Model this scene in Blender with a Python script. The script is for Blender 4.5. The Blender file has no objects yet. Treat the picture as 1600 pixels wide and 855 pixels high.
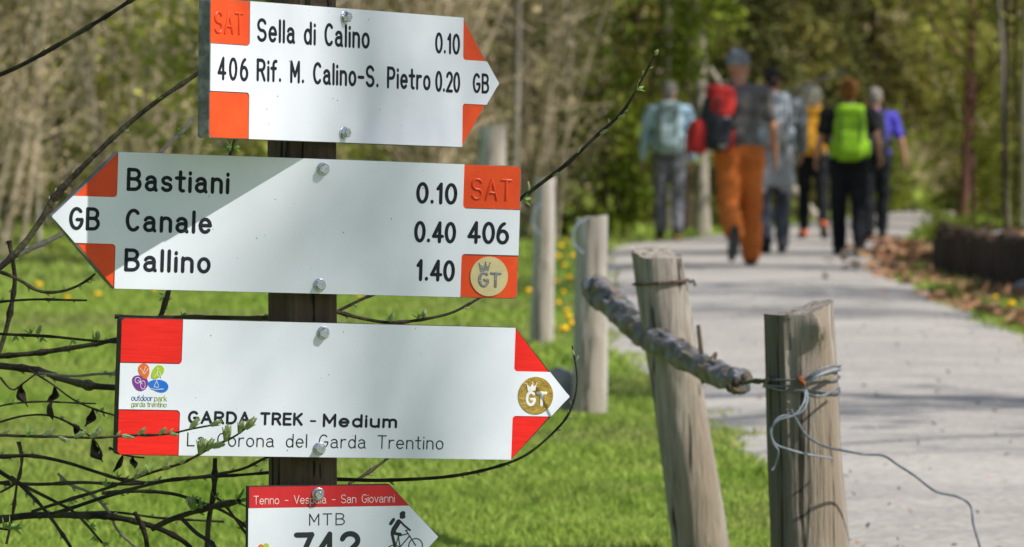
import bpy, bmesh, math, random
import numpy as np
from mathutils import Vector, Matrix, noise as mnoise
R = math.radians
random.seed(7); rng = np.random.default_rng(7)
sc = bpy.context.scene
COL = sc.collection
# ------------------------------------------------------------ camera, sky, sun
FPX, HC, HOR = 6400.0, 0.70, 280.0          # focal length in photo pixels, eye height, horizon row
PITCH = math.atan((427.5 - HOR) / FPX)
cam = bpy.data.cameras.new('camera'); co = bpy.data.objects.new('camera', cam); COL.objects.link(co)
co.location = (0, 0, HC); co.rotation_euler = (math.pi / 2 - PITCH, 0, 0)
cam.sensor_width = 36; cam.lens = 144; cam.clip_start = 0.05; cam.clip_end = 1500
cam.dof.use_dof = True; cam.dof.focus_distance = 4.56; cam.dof.aperture_fstop = 14.5
sc.camera = co
SUNV = Vector((1.31, -0.62, 1.54)).normalized()
w = bpy.data.worlds.new('World'); sc.world = w; w.use_nodes = True
nt = w.node_tree; bg = nt.nodes['Background']
sky = nt.nodes.new('ShaderNodeTexSky'); sky.sky_type = 'NISHITA'; sky.sun_disc = False
sky.sun_elevation = math.asin(SUNV.z); sky.sun_rotation = math.atan2(SUNV.x, SUNV.y)
nt.links.new(sky.outputs[0], bg.inputs[0]); bg.inputs[1].default_value = 0.11
sl = bpy.data.lights.new('sun', 'SUN'); sl.energy = 4.9; sl.angle = R(0.5); sl.color = (1, .965, .92)
so = bpy.data.objects.new('sun', sl); COL.objects.link(so); so.location = (20, -15, 30)
so.rotation_euler = SUNV.to_track_quat('Z', 'Y').to_euler()
sc.view_settings.view_transform = 'Standard'; sc.view_settings.look = 'None'
sc.view_settings.exposure = 0.22; sc.view_settings.gamma = 1.0
sc.render.engine = 'CYCLES'
sc.cycles.max_bounces = 6; sc.cycles.diffuse_bounces = 3; sc.cycles.transmission_bounces = 3

def at(x, y, d):
    "the point that lies d metres ahead, seen at photo pixel (x, y)"
    f = Vector((0, math.cos(PITCH), -math.sin(PITCH))); u = Vector((0, math.sin(PITCH), math.cos(PITCH)))
    r = f * FPX + Vector((x - 800, 0, 0)) + u * (427.5 - y)
    return Vector((0, 0, HC)) + r * (d / r.y)
def ground_d(y): return HC * FPX / (y - HOR)

# ------------------------------------------------------------ materials
def new_mat(name):
    m = bpy.data.materials.new(name); m.use_nodes = True
    return m, m.node_tree, m.node_tree.nodes['Principled BSDF']
def N(nt, t, **kw):
    n = nt.nodes.new(t)
    for k, v in kw.items():
        if k[0] == 'i' and k[1:].isdigit(): n.inputs[int(k[1:])].default_value = v
        elif k in n.inputs: n.inputs[k].default_value = v
        else: setattr(n, k, v)
    return n
def mat(name, c1, c2=None, scale=8, rough=.7, bump=0, stretch=(1, 1, 1), metal=0, detail=5, spec=.22, bscale=None,
        island=0, transl=0, coord='Object', lo=.35, hi=.65, c3=None, sc3=1.0, sheen=0):
    m, t, b = new_mat(name); L = t.links.new
    b.inputs['Roughness'].default_value = rough; b.inputs['Metallic'].default_value = metal
    b.inputs['Specular IOR Level'].default_value = spec
    tc = N(t, 'ShaderNodeTexCoord'); mp = N(t, 'ShaderNodeMapping'); mp.inputs['Scale'].default_value = stretch
    L(tc.outputs[coord], mp.inputs[0])
    c2 = c2 or tuple(x * .85 for x in c1)
    nz = N(t, 'ShaderNodeTexNoise', Scale=scale, Detail=detail, Roughness=.6); L(mp.outputs[0], nz.inputs['Vector'])
    rp = N(t, 'ShaderNodeValToRGB'); e = rp.color_ramp.elements
    e[0].position = lo; e[1].position = hi; e[0].color = (*c1, 1); e[1].color = (*c2, 1); L(nz.outputs[0], rp.inputs[0])
    col = rp.outputs[0]
    if c3:
        n3 = N(t, 'ShaderNodeTexNoise', Scale=sc3, Detail=4); L(mp.outputs[0], n3.inputs['Vector'])
        r3 = N(t, 'ShaderNodeValToRGB'); r3.color_ramp.elements[0].position = .5; r3.color_ramp.elements[1].position = .62
        L(n3.outputs[0], r3.inputs[0])
        mx = N(t, 'ShaderNodeMix', data_type='RGBA'); L(r3.outputs[0], mx.inputs[0]); L(col, mx.inputs[6]); mx.inputs[7].default_value = (*c3, 1); col = mx.outputs[2]
    if island:
        g = N(t, 'ShaderNodeNewGeometry'); hs = N(t, 'ShaderNodeHueSaturation')
        ma = N(t, 'ShaderNodeMapRange'); ma.inputs[3].default_value = 1 - island; ma.inputs[4].default_value = 1 + island
        L(g.outputs['Random Per Island'], ma.inputs[0]); L(ma.outputs[0], hs.inputs['Value'])
        mh = N(t, 'ShaderNodeMapRange'); mh.inputs[3].default_value = .5 + .06 * island; mh.inputs[4].default_value = .5 - .06 * island
        L(g.outputs['Random Per Island'], mh.inputs[0]); L(mh.outputs[0], hs.inputs['Hue'])
        L(col, hs.inputs['Color']); col = hs.outputs[0]
    L(col, b.inputs['Base Color'])
    if bump:
        nb = N(t, 'ShaderNodeTexNoise', Scale=bscale or scale * 2, Detail=6, Roughness=.65); L(mp.outputs[0], nb.inputs['Vector'])
        bp = N(t, 'ShaderNodeBump', Strength=bump, Distance=.01); L(nb.outputs[0], bp.inputs['Height']); L(bp.outputs[0], b.inputs['Normal'])
    if transl:
        tr = N(t, 'ShaderNodeBsdfTranslucent'); L(col, tr.inputs[0]); ms = N(t, 'ShaderNodeMixShader'); ms.inputs[0].default_value = transl
        L(b.outputs[0], ms.inputs[1]); L(tr.outputs[0], ms.inputs[2]); L(ms.outputs[0], t.nodes['Material Output'].inputs[0])
    return m

M = {}
M['white'] = mat('white_laminate', (.76, .775, .83), (.72, .74, .80), 14, .30, .03, bscale=220, c3=(.68, .70, .755), sc3=3.5, spec=.45)  # darker patches: faint dirt, and soft tree shade put into the colour
M['orange_red'] = mat('orange_red_laminate', (.80, .085, .018), (.70, .065, .015), 30, .38, .05, bscale=300)
M['red'] = mat('signal_red_laminate', (.80, .022, .015), (.72, .018, .012), 25, .36, .10, stretch=(1, 6, 9), bscale=14)
M['print_red'] = mat('print_red', (.62, .03, .035), (.56, .025, .03), 30, .35)
M['engrave'] = mat('engraved_black', (.012, .016, .022), (.008, .011, .016), 400, .55, .3, bscale=900)
M['print_dark'] = mat('print_dark_grey', (.03, .035, .04), None, 50, .4)
M['letter_white'] = mat('letter_white', (.8, .78, .76), None, 50, .4)
M['board_side'] = mat('board_side_grey', (.20, .20, .195), (.12, .12, .115), 90, .7, .3, c3=(.30, .30, .29), sc3=40)
M['board_dark'] = mat('board_side_dark', (.03, .026, .02), (.06, .05, .035), 60, .7, .3)
M['gold_pale'] = mat('pale_gold_foil', (.62, .52, .27), (.55, .46, .24), 60, .42, .05)
M['gold'] = mat('antique_gold', (.33, .21, .035), (.52, .36, .08), 120, .38, .3, metal=.5, bscale=300)
M['glitter'] = mat('glitter_grey', (.05, .05, .05), (.45, .44, .42), 900, .3, .3, metal=.5)
M['zinc'] = mat('zinc_steel', (.62, .64, .66), (.42, .45, .48), 120, .27, .15, metal=1, bscale=300)
M['zinc_dark'] = mat('galvanised_wire', (.13, .14, .16), (.24, .26, .28), 80, .45, .2, metal=.6)
M['wire_pale'] = mat('pale_blue_wire', (.27, .31, .35), (.17, .20, .23), 50, .5)
M['rust'] = mat('rust', (.30, .09, .03), (.15, .05, .02), 200, .8, .3)
for k, c in dict(p_orange=(.72, .16, .03), p_green=(.36, .52, .03), p_purple=(.20, .045, .28), p_blue=(.02, .17, .62), t_blue=(.05, .13, .36), t_green=(.30, .40, .03)).items():
    M[k] = mat('print_' + k[2:], c, None, 40, .4)
# timber
def wood(name, a, b, crack=(.03, .025, .02), zs=.06, sc=60, rough=.85, bump=.6, warm=None):
    m = mat(name, a, b, sc, rough, bump, stretch=(1, 1, zs), lo=.3, hi=.7, c3=warm, sc3=7, bscale=sc * 2)
    t = m.node_tree; L = t.links.new; bs = t.nodes['Principled BSDF']
    col = bs.inputs['Base Color'].links[0].from_socket; mp = [n for n in t.nodes if n.type == 'MAPPING'][0]
    nz = N(t, 'ShaderNodeTexNoise', Scale=sc * .8, Detail=3); L(mp.outputs[0], nz.inputs['Vector'])
    rp = N(t, 'ShaderNodeValToRGB'); rp.color_ramp.elements[0].position = .36; rp.color_ramp.elements[1].position = .42
    L(nz.outputs[0], rp.inputs[0])
    mx = N(t, 'ShaderNodeMix', data_type='RGBA'); L(rp.outputs[0], mx.inputs[0]); mx.inputs[6].default_value = (*crack, 1); L(col, mx.inputs[7])
    L(mx.outputs[2], bs.inputs['Base Color'])
    return m
M['post_dark'] = wood('dark_stained_post', (.075, .052, .034), (.15, .105, .068), (.012, .008, .006), sc=110)
M['post_cut'] = wood('fresh_cut_wood', (.30, .20, .11), (.20, .13, .075), (.06, .04, .02), sc=110)
M['post_grey'] = wood('weathered_grey_timber', (.20, .168, .135), (.45, .40, .335), (.05, .04, .03), sc=75, warm=(.27, .215, .155), bump=.9)
M['post_side_dark'] = wood('dark_split_face', (.13, .11, .088), (.22, .19, .15), (.045, .037, .03), sc=60, bump=.9)  # darker wood colour on one side of the nearest post, around its flat face
M['post_pale'] = wood('bleached_timber', (.34, .31, .265), (.62, .58, .52), (.12, .10, .08), sc=60, warm=(.36, .31, .25), bump=.9)
M['log_bark'] = mat('peeling_grey_bark', (.035, .033, .034), (.27, .27, .28), 26, .5, .9, stretch=(1, 1, 1), bscale=60, c3=(.20, .15, .09), sc3=30)
M['twig'] = mat('willow_bark', (.020, .014, .009), (.050, .038, .023), 60, .55, .6, c3=(.085, .075, .04), sc3=25, bscale=150)
M['twig_grey'] = mat('grey_twig_bark', (.34, .30, .24), (.20, .17, .13), 60, .7, .6)
M['bud'] = mat('silver_green_bud', (.36, .44, .14), (.62, .66, .42), 120, .6, .3, island=.15, transl=.3)
M['leaf_small'] = mat('young_leaf', (.20, .34, .07), (.32, .44, .14), 120, .5, .2, island=.2, transl=.3)
M['dead_leaf'] = mat('withered_leaf', (.035, .028, .024), (.07, .055, .04), 80, .8, .5)
M['bark_grey'] = mat('grey_bark', (.26, .23, .19), (.10, .085, .065), 3, .9, .8, stretch=(1, 1, .3))
M['bark_pale'] = mat('pale_bark', (.46, .41, .33), (.13, .11, .085), 3, .9, .8, stretch=(1, 1, .3))  # strong blotches put the dappled light on the trunk into the colour
M['bark_dark'] = mat('dark_bark', (.040, .027, .017), (.085, .06, .04), 9, .9, .8, stretch=(1, 1, .3))
M['bark_red'] = mat('reddish_bark', (.17, .075, .055), (.08, .045, .035), 3, .9, .8, stretch=(1, 1, .3))
M['stem_tan'] = mat('tan_sapling_bark', (.55, .45, .32), (.32, .26, .18), 6, .9, .3)
M['leaves_yellow'] = mat('spring_leaves', (.30, .32, .05), (.46, .45, .10), .8, .55, 0, island=.25, transl=.3, spec=.12)
M['leaves_tan'] = mat('dry_catkin_leaves', (.48, .38, .23), (.36, .31, .15), .8, .7, 0, island=.2, transl=.2, spec=.12)
M['leaves_green'] = mat('fresh_green_leaves', (.15, .21, .022), (.30, .34, .045), .7, .5, 0, island=.28, transl=.35, spec=.12)
M['needles'] = mat('olive_needles', (.11, .115, .022), (.23, .205, .05), .9, .6, 0, island=.35, transl=.12, spec=.12)
M['needles_dark'] = mat('dark_needles', (.045, .055, .015), (.12, .12, .03), .9, .6, 0, island=.35, transl=.1, spec=.12)
M['grass'] = mat('grass_blades', (.27, .40, .055), (.40, .49, .11), 1.3, .5, 0, island=.22, transl=.45, c3=(.35, .38, .12), sc3=.35, spec=.12)
M['litter'] = mat('dry_leaves', (.26, .13, .06), (.40, .25, .14), 3, .8, 0, island=.35)
M['stone'] = mat('pale_stone', (.36, .34, .31), (.22, .205, .18), 10, .9, .6)
M['yellow'] = mat('dandelion_yellow', (.80, .52, .01), (.75, .42, .01), 60, .6)

# ------------------------------------------------------------ mesh helpers
def mesh_arr(name, V, F, mats=(), smooth=False, midx=None):
    me = bpy.data.meshes.new(name); V = np.asarray(V, dtype=np.float32)
    if isinstance(F, np.ndarray):
        k = F.shape[1]; me.vertices.add(len(V)); me.vertices.foreach_set('co', V.ravel())
        me.loops.add(F.size); me.loops.foreach_set('vertex_index', F.ravel().astype(np.int32))
        me.polygons.add(len(F)); me.polygons.foreach_set('loop_start', np.arange(0, F.size, k, dtype=np.int32))
        me.polygons.foreach_set('loop_total', np.full(len(F), k, dtype=np.int32))
        me.update(calc_edges=True)
    else:
        me.from_pydata([tuple(map(float, v)) for v in V], [], F)
    for m in mats: me.materials.append(m)
    if midx is not None: me.polygons.foreach_set('material_index', np.asarray(midx, dtype=np.int32))
    if smooth: me.polygons.foreach_set('use_smooth', np.ones(len(me.polygons), dtype=bool))
    me.update(); return me
def link(name, me, parent=None, loc=None, rot=None, scale=None):
    o = bpy.data.objects.new(name, me); COL.objects.link(o)
    if parent: o.parent = parent
    if loc is not None: o.location = loc
    if rot is not None: o.rotation_euler = rot
    if scale is not None: o.scale = scale if hasattr(scale, '__len__') else (scale,) * 3
    return o
def tag(o, label=None, cat=None, group=None, kind=None):
    for k, v in (('label', label), ('category', cat), ('group', group), ('kind', kind)):
        if v: o[k] = v
    return o
def thing(name, label, cat, loc=(0, 0, 0), rot=(0, 0, 0), group=None):
    return tag(link(name, None, loc=loc, rot=rot), label, cat, group)
def clone(root, loc, rotz=0, scale=1, label=None, group=None):
    c = root.copy(); COL.objects.link(c); c.location = loc; c.rotation_euler = (0, 0, rotz); c.scale = (scale,) * 3
    if label: c['label'] = label
    if group: c['group'] = group
    for ch in list(root.children):
        d = ch.copy(); COL.objects.link(d); d.parent = c
        for g in ch.children:
            e = g.copy(); COL.objects.link(e); e.parent = d
    return c
class MB:
    def __init__(s): s.v = []; s.f = []; s.mi = []; s.m = 0
    def add(s, V, F):
        b = len(s.v); s.v.extend([tuple(map(float, p)) for p in V]); s.f.extend([tuple(i + b for i in f) for f in F]); s.mi.extend([s.m] * len(F))
    def tube(s, P, rad, n=8, cap=True, jit=0, flat=None, up=None, fn=None):
        P = [Vector(p) for p in P]; K = len(P)
        if not hasattr(rad, '__len__'): rad = [rad] * K
        T = [(P[min(i + 1, K - 1)] - P[max(i - 1, 0)]).normalized() for i in range(K)]
        a = Vector(up) if up is not None else (Vector((0, 0, 1)) if abs(T[0].z) < .9 else Vector((1, 0, 0)))
        V = []
        for i in range(K):
            if up is not None: a = Vector(up)
            x = (a - T[i] * a.dot(T[i]))
            x = x.normalized() if x.length > 1e-6 else T[i].orthogonal().normalized()
            y = T[i].cross(x); a = x
            for j in range(n):
                an = 2 * math.pi * j / n; r = rad[i] * (1 + (random.uniform(-jit, jit) if jit else 0))
                rx = r * (flat if flat else 1)
                p = P[i] + x * (math.cos(an) * rx) + y * (math.sin(an) * r)
                V.append(fn(p, an, i) if fn else p)
        F = [(i * n + j, i * n + (j + 1) % n, (i + 1) * n + (j + 1) % n, (i + 1) * n + j) for i in range(K - 1) for j in range(n)]
        if cap: F += [tuple(range(n - 1, -1, -1)), tuple(range((K - 1) * n, K * n))]
        s.add(V, F)
    def ball(s, c, r, nu=10, nv=7, rot=None):
        c = Vector(c); r = r if hasattr(r, '__len__') else (r,) * 3; V = []; F = []
        V.append(Vector((0, 0, r[2])))
        for i in range(1, nv):
            th = math.pi * i / nv
            for j in range(nu):
                ph = 2 * math.pi * j / nu; V.append(Vector((r[0] * math.sin(th) * math.cos(ph), r[1] * math.sin(th) * math.sin(ph), r[2] * math.cos(th))))
        V.append(Vector((0, 0, -r[2]))); e = len(V) - 1
        for j in range(nu):
            F.append((0, 1 + j, 1 + (j + 1) % nu)); F.append((e, e - nu + (j + 1) % nu, e - nu + j))
            for i in range(nv - 2):
                a = 1 + i * nu; F.append((a + j, a + nu + j, a + nu + (j + 1) % nu, a + (j + 1) % nu))
        if rot is not None: V = [rot @ v for v in V]
        s.add([v + c for v in V], F)
    def prism(s, poly, y0, y1, fn=lambda u, v, d: (u, d, v)):
        "extrude a counter-clockwise (u, v) outline from depth y0 (front) to y1 (back)"
        n = len(poly); V = [fn(u, v, y0) for u, v in poly] + [fn(u, v, y1) for u, v in poly]
        F = [tuple(range(n)), tuple(range(2 * n - 1, n - 1, -1))] + [(i, n + i, n + (i + 1) % n, (i + 1) % n) for i in range(n)]
        s.add(V, F)
    def mesh(s, name, mats, smooth=True):
        mats = mats if isinstance(mats, (list, tuple)) else [mats]
        me = mesh_arr(name, s.v, s.f, mats, False, s.mi)
        if smooth: me.polygons.foreach_set('use_smooth', np.ones(len(me.polygons), dtype=bool)); me.set_sharp_from_angle(angle=R(40)) if hasattr(me, 'set_sharp_from_angle') else None
        return me
def spline(P, k=6):
    P = [Vector(p) for p in P]; out = []
    for i in range(len(P) - 1):
        p0 = P[max(i - 1, 0)]; p1 = P[i]; p2 = P[i + 1]; p3 = P[min(i + 2, len(P) - 1)]
        for j in range(k):
            t = j / k
            out.append(.5 * ((2 * p1) + (p2 - p0) * t + (2 * p0 - 5 * p1 + 4 * p2 - p3) * t * t + (3 * p1 - p0 - 3 * p2 + p3) * t ** 3))
    out.append(P[-1]); return out
def remesh(mb, name, mats, voxel, smooth=2, wrinkle=0, wscale=9, seed=0):
    me = mb.mesh(name, mats); o = bpy.data.objects.new('tmp', me); COL.objects.link(o)
    r = o.modifiers.new('r', 'REMESH'); r.mode = 'VOXEL'; r.voxel_size = voxel; r.use_smooth_shade = True
    s = o.modifiers.new('s', 'SMOOTH'); s.iterations = smooth; s.factor = .5
    dg = bpy.context.evaluated_depsgraph_get(); out = bpy.data.meshes.new_from_object(o.evaluated_get(dg), depsgraph=dg)
    bpy.data.objects.remove(o); out.name = name
    if wrinkle:
        n = len(out.vertices); co_ = np.empty(n * 3); no_ = np.empty(n * 3)
        out.vertices.foreach_get('co', co_); out.vertices.foreach_get('normal', no_); co_ = co_.reshape(-1, 3); no_ = no_.reshape(-1, 3)
        d = np.array([mnoise.noise(Vector((p[0] * wscale + seed, p[1] * wscale, p[2] * wscale * 1.6))) for p in co_])
        co_ += no_ * (d * wrinkle)[:, None]; out.vertices.foreach_set('co', co_.ravel()); out.update()
    if not out.materials: out.materials.append(mats)
    out.polygons.foreach_set('use_smooth', np.ones(len(out.polygons), dtype=bool))
    return out

# ------------------------------------------------------------ stroke lettering
def arc(cx, cy, rx, ry, a0, a1, n=14):
    return [(cx + rx * math.cos(R(a0 + (a1 - a0) * i / n)), cy + ry * math.sin(R(a0 + (a1 - a0) * i / n))) for i in range(n + 1)]
G = {
 'S': ([arc(.26, .74, .25, .26, 25, 270) + arc(.26, .245, .26, .245, 90, -155)[1:]], .52),
 's': ([arc(.19, .495, .18, .165, 25, 270, 10) + arc(.19, .165, .19, .165, 90, -155, 10)[1:]], .38),
 'e': ([[(.0, .34), (.44, .34)] + arc(.22, .33, .22, .33, 8, 315)], .44),
 'l': ([[(0, 0), (0, 1)]], 0), 'i': ([[(0, 0), (0, .64)], [(0, .9), (0, .92)]], 0),
 'a': ([arc(.2, .46, .19, .2, 155, 0, 8) + [(.39, .1), (.44, 0)], [(.39, .4), (.2, .39)] + arc(.19, .195, .19, .195, 95, 270, 9) + [(.3, .03), (.39, .14)]], .44),
 'd': ([[(.42, 0), (.42, 1)], arc(.21, .33, .21, .33, 0, 360, 20)], .42),
 'C': ([arc(.27, .5, .27, .5, 48, 312, 20)], .48), 'G': ([arc(.28, .5, .28, .5, 48, 345, 20) + [(.54, .45), (.32, .45)]], .54),
 'n': ([[(0, 0), (0, .66)], [(0, .42)] + arc(.2, .45, .2, .21, 170, 0, 8) + [(.4, 0)]], .40),
 'm': ([[(0, 0), (0, .66)], [(0, .42)] + arc(.16, .47, .16, .19, 170, 0, 7) + [(.32, 0)], [(.32, .42)] + arc(.48, .47, .16, .19, 170, 0, 7) + [(.64, 0)]], .64),
 'u': ([[(.4, 0), (.4, .66)], [(0, .66)] + arc(.2, .21, .2, .21, 180, 350, 8) + [(.4, .25)]], .40),
 'o': ([arc(.22, .33, .22, .33, 0, 360, 20)], .44), 'R': ([[(0, 0), (0, 1), (.25, 1)] + arc(.27, .75, .22, .25, 90, -90, 9) + [(0, .5)], [(.27, .5), (.5, 0)]], .5),
 'f': ([[(.1, 0), (.1, .8)] + arc(.27, .8, .17, .19, 180, 80, 6), [(-.04, .62), (.26, .62)]], .27),
 '.': ([[(.04, .03), (.04, .04)]], .1), 'M': ([[(0, 0), (0, 1), (.28, .3), (.56, 1), (.56, 0)]], .56),
 '-': ([[(0, .42), (.34, .42)]], .34), 'P': ([[(0, 0), (0, 1), (.25, 1)] + arc(.27, .73, .22, .27, 90, -90, 9) + [(0, .46)]], .49),
 't': ([[(.13, .95), (.13, .14)] + arc(.25, .14, .12, .14, 180, 280, 5), [(-.04, .65), (.3, .65)]], .28),
 'r': ([[(0, 0), (0, .66)], [(0, .38)] + arc(.22, .44, .21, .22, 170, 70, 6)], .28),
 '0': ([arc(.25, .5, .25, .5, 0, 360, 24)], .5), '1': ([[(0, .76), (.16, 1), (.16, 0)]], .22),
 '2': ([arc(.25, .73, .25, .27, 165, -35, 12) + [(0, 0), (.5, 0)]], .5), '4': ([[(.36, 0), (.36, 1), (0, .28), (.52, .28)]], .52),
 '6': ([arc(.25, .31, .25, .31, 0, 360, 20), arc(.38, .31, .38, .70, 180, 100, 8)], .5), '7': ([[(0, 1), (.52, 1), (.14, 0)]], .52),
 'B': ([[(0, .53), (.27, .53)] + arc(.27, .765, .21, .235, -90, 90, 9) + [(0, 1), (0, 0), (.27, 0)] + arc(.27, .265, .25, .265, -90, 90, 9)], .52),
 'T': ([[(0, 1), (.52, 1)], [(.26, 1), (.26, 0)]], .52), 'A': ([[(0, 0), (.29, 1), (.58, 0)], [(.1, .33), (.48, .33)]], .58),
 'D': ([[(0, 0), (0, 1), (.18, 1)] + arc(.2, .5, .34, .5, 90, -90, 14) + [(0, 0)]], .54), 'E': ([[(.44, 1), (0, 1), (0, 0), (.44, 0)], [(0, .52), (.4, .52)]], .44),
 'K': ([[(0, 0), (0, 1)], [(.48, 1), (.02, .45)], [(.16, .6), (.5, 0)]], .5), 'L': ([[(0, 1), (0, 0), (.42, 0)]], .42),
 'V': ([[(0, 1), (.27, 0), (.54, 1)]], .54), 'v': ([[(0, .66), (.2, 0), (.4, .66)]], .4),
 'p': ([[(0, -.3), (0, .66)], arc(.21, .33, .21, .33, 0, 360, 18)], .42), 'g': ([[(.42, .66), (.42, -.1)] + arc(.21, -.08, .21, .2, 0, -150, 8), arc(.21, .33, .21, .33, 0, 360, 18)], .42),
 'k': ([[(0, 0), (0, 1)], [(.36, .66), (.02, .25)], [(.14, .38), (.38, 0)]], .38),
}
def stroke(mb, P, wd, face, h=.0004):
    "a raised stroke of width wd along a polyline of (u, v) metres on the face plane"
    P = [Vector((u, face, v)) for u, v in P]
    if (P[0] - P[-1]).length < 1e-6 and len(P) > 3: closed = True
    else: closed = False
    r = wd / 2
    t0 = (P[1] - P[0]).normalized(); t1 = (P[-1] - P[-2]).normalized()
    ext = [] ; rad = []
    if not closed:
        ext = [P[0] - t0 * r * .98, P[0] - t0 * r * .7]; rad = [r * .15, r * .72]
        tail = [P[-1] + t1 * r * .7, P[-1] + t1 * r * .98]; tr = [r * .72, r * .15]
    else: tail = []; tr = []; P = P + [P[1]]
    Q = ext + P + tail; rr = rad + [r] * len(P) + tr
    # split hard corners so that strokes keep their width
    segs = [[Q[0]]]; sr = [[rr[0]]]
    for i in range(1, len(Q)):
        segs[-1].append(Q[i]); sr[-1].append(rr[i])
        if i < len(Q) - 1:
            a = (Q[i] - Q[i - 1]).normalized(); b = (Q[i + 1] - Q[i]).normalized()
            if a.dot(b) < .75 and 0 < i < len(Q) - 1:
                segs[-1] += [Q[i] + a * r * .7, Q[i] + a * r * .98]; sr[-1] += [r * .72, r * .15]
                segs.append([Q[i] - b * r * .98, Q[i] - b * r * .7, Q[i]]); sr.append([r * .15, r * .72, r])
    for s_, q_ in zip(segs, sr):
        mb.tube(s_, q_, 6, up=(0, 1, 0), flat=h / r)
def text(mb, s, u0, u1, base, cap, wd, face, gap=.28, space=.5, h=.0004, slant=0):
    x = 0; items = []
    for i, ch in enumerate(s):
        if ch == ' ': x += space; continue
        g, a = G[ch]
        items.append((x, g)); x += a + gap
    W = x - gap; k = (u1 - u0 - wd) / W if u1 is not None else cap
    for x0, g in items:
        for pl in g:
            stroke(mb, [(u0 + wd / 2 + (x0 + a) * k, base + wd / 2 + b * (cap - wd)) for a, b in pl], wd, face, h)
    return mb

# ------------------------------------------------------------ signpost
AX = (-0.23586, 4.6)
def post_mesh():
    mb = MB(); rows = np.concatenate([np.arange(-.10, .2, .05), np.arange(.2, 1.15, .012)]); V = []; F = []; n = 40; mi = []
    cuts = [(52, .73, .90, .005), (19, .562, .7265, .005), (21, .385, .5445, .005), (18, .20, .3625, .006)]
    flag = []
    for z in rows:
        for j in range(n):
            a = 2 * math.pi * j / n; r = .0385 + .0007 * math.sin(a * 3 + z * 4) + .0006 * mnoise.noise(Vector((math.cos(a) * 3, math.sin(a) * 3, z * 9)))
            da = (a - R(-78) + math.pi) % (2 * math.pi) - math.pi            # a drying check down the front
            if abs(da) < .10: r -= .008 * (1 - abs(da) / .10) * (1.0 if abs(da) < .08 else .3)
            x, y = r * math.cos(a), r * math.sin(a); cut = 0
            for th, z0, z1, dp in cuts:
                nx, ny = math.sin(R(th)), -math.cos(R(th)); d = x * nx + y * ny; lim = .0385 - dp
                if z > z1: lim = lim + (z - z1) * .45
                if z < z0: lim = lim + (z0 - z) * .45
                if d > lim: x -= nx * (d - lim); y -= ny * (d - lim); cut = 1 if z >= z1 - .003 else cut
            V.append((x, y, z)); flag.append(cut)
    for i in range(len(rows) - 1):
        for j in range(n):
            f = (i * n + j, i * n + (j + 1) % n, (i + 1) * n + (j + 1) % n, (i + 1) * n + j); F.append(f); mi.append(1 if sum(flag[q] for q in f) >= 3 else 0)
    F.append(tuple(range((len(rows) - 1) * n, len(rows) * n))); mi.append(0)
    me = mesh_arr('post', V, F, [M['post_dark'], M['post_cut']], False, mi)
    return me
post = link('signpost', post_mesh(), loc=(AX[0], AX[1], 0)); tag(post, 'round dark stained timber post that carries the four trail signs', 'post')

def sign_root(name, label, th, roll, off, z0):
    n = Vector((math.sin(R(th)), -math.cos(R(th)), 0))
    o = thing(name, label, 'trail sign', Vector((AX[0], AX[1], z0)) + n * off)
    # local x = along the sign, local -y = out of the face, local z = up
    o.rotation_euler = (Matrix.Rotation(R(th), 3, 'Z') @ Matrix.Rotation(R(roll), 3, 'Y')).to_euler()
    return o
def mm(P): return [(a * .001, b * .001) for a, b in P]
def rc(cx, cy, r, a0, a1): return arc(cx, cy, r, r, a0, a1, 4)
def part(root, name, mb, m, smooth=True, label=None):
    o = link(name, mb.mesh(name, m, smooth), root)
    if label: o['label'] = label
    return o
bolt_me = None
def bolt(root, u, v, face):
    global bolt_me
    if not bolt_me:
        b = MB(); ring = lambda r, n, ph=0: [(r * math.cos(2 * math.pi * i / n + ph), r * math.sin(2 * math.pi * i / n + ph)) for i in range(n)]
        def disc(rs, ys, n, ph=0):
            V = []; F = []
            for r, y in zip(rs, ys): V += [(a, y, c) for a, c in ring(r, n, ph)]
            for i in range(len(rs) - 1):
                for j in range(n): F.append((i * n + j, i * n + (j + 1) % n, (i + 1) * n + (j + 1) % n, (i + 1) * n + j))
            F.append(tuple(range((len(rs) - 1) * n, len(rs) * n))); b.add(V, F)
        disc((.0072, .0072, .0066), (0, -.0011, -.0016), 20)          # washer
        disc((.0056, .0056, .0049), (-.0015, -.0068, -.0076), 6, .2)  # hexagon head
        disc((.0030, .0026), (-.0075, -.0080), 12)
        bolt_me = b.mesh('bolt', M['zinc'])
    return link('bolt', bolt_me, root, (u * .001, face, v * .001), (0, random.uniform(0, 1), 0))
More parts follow.
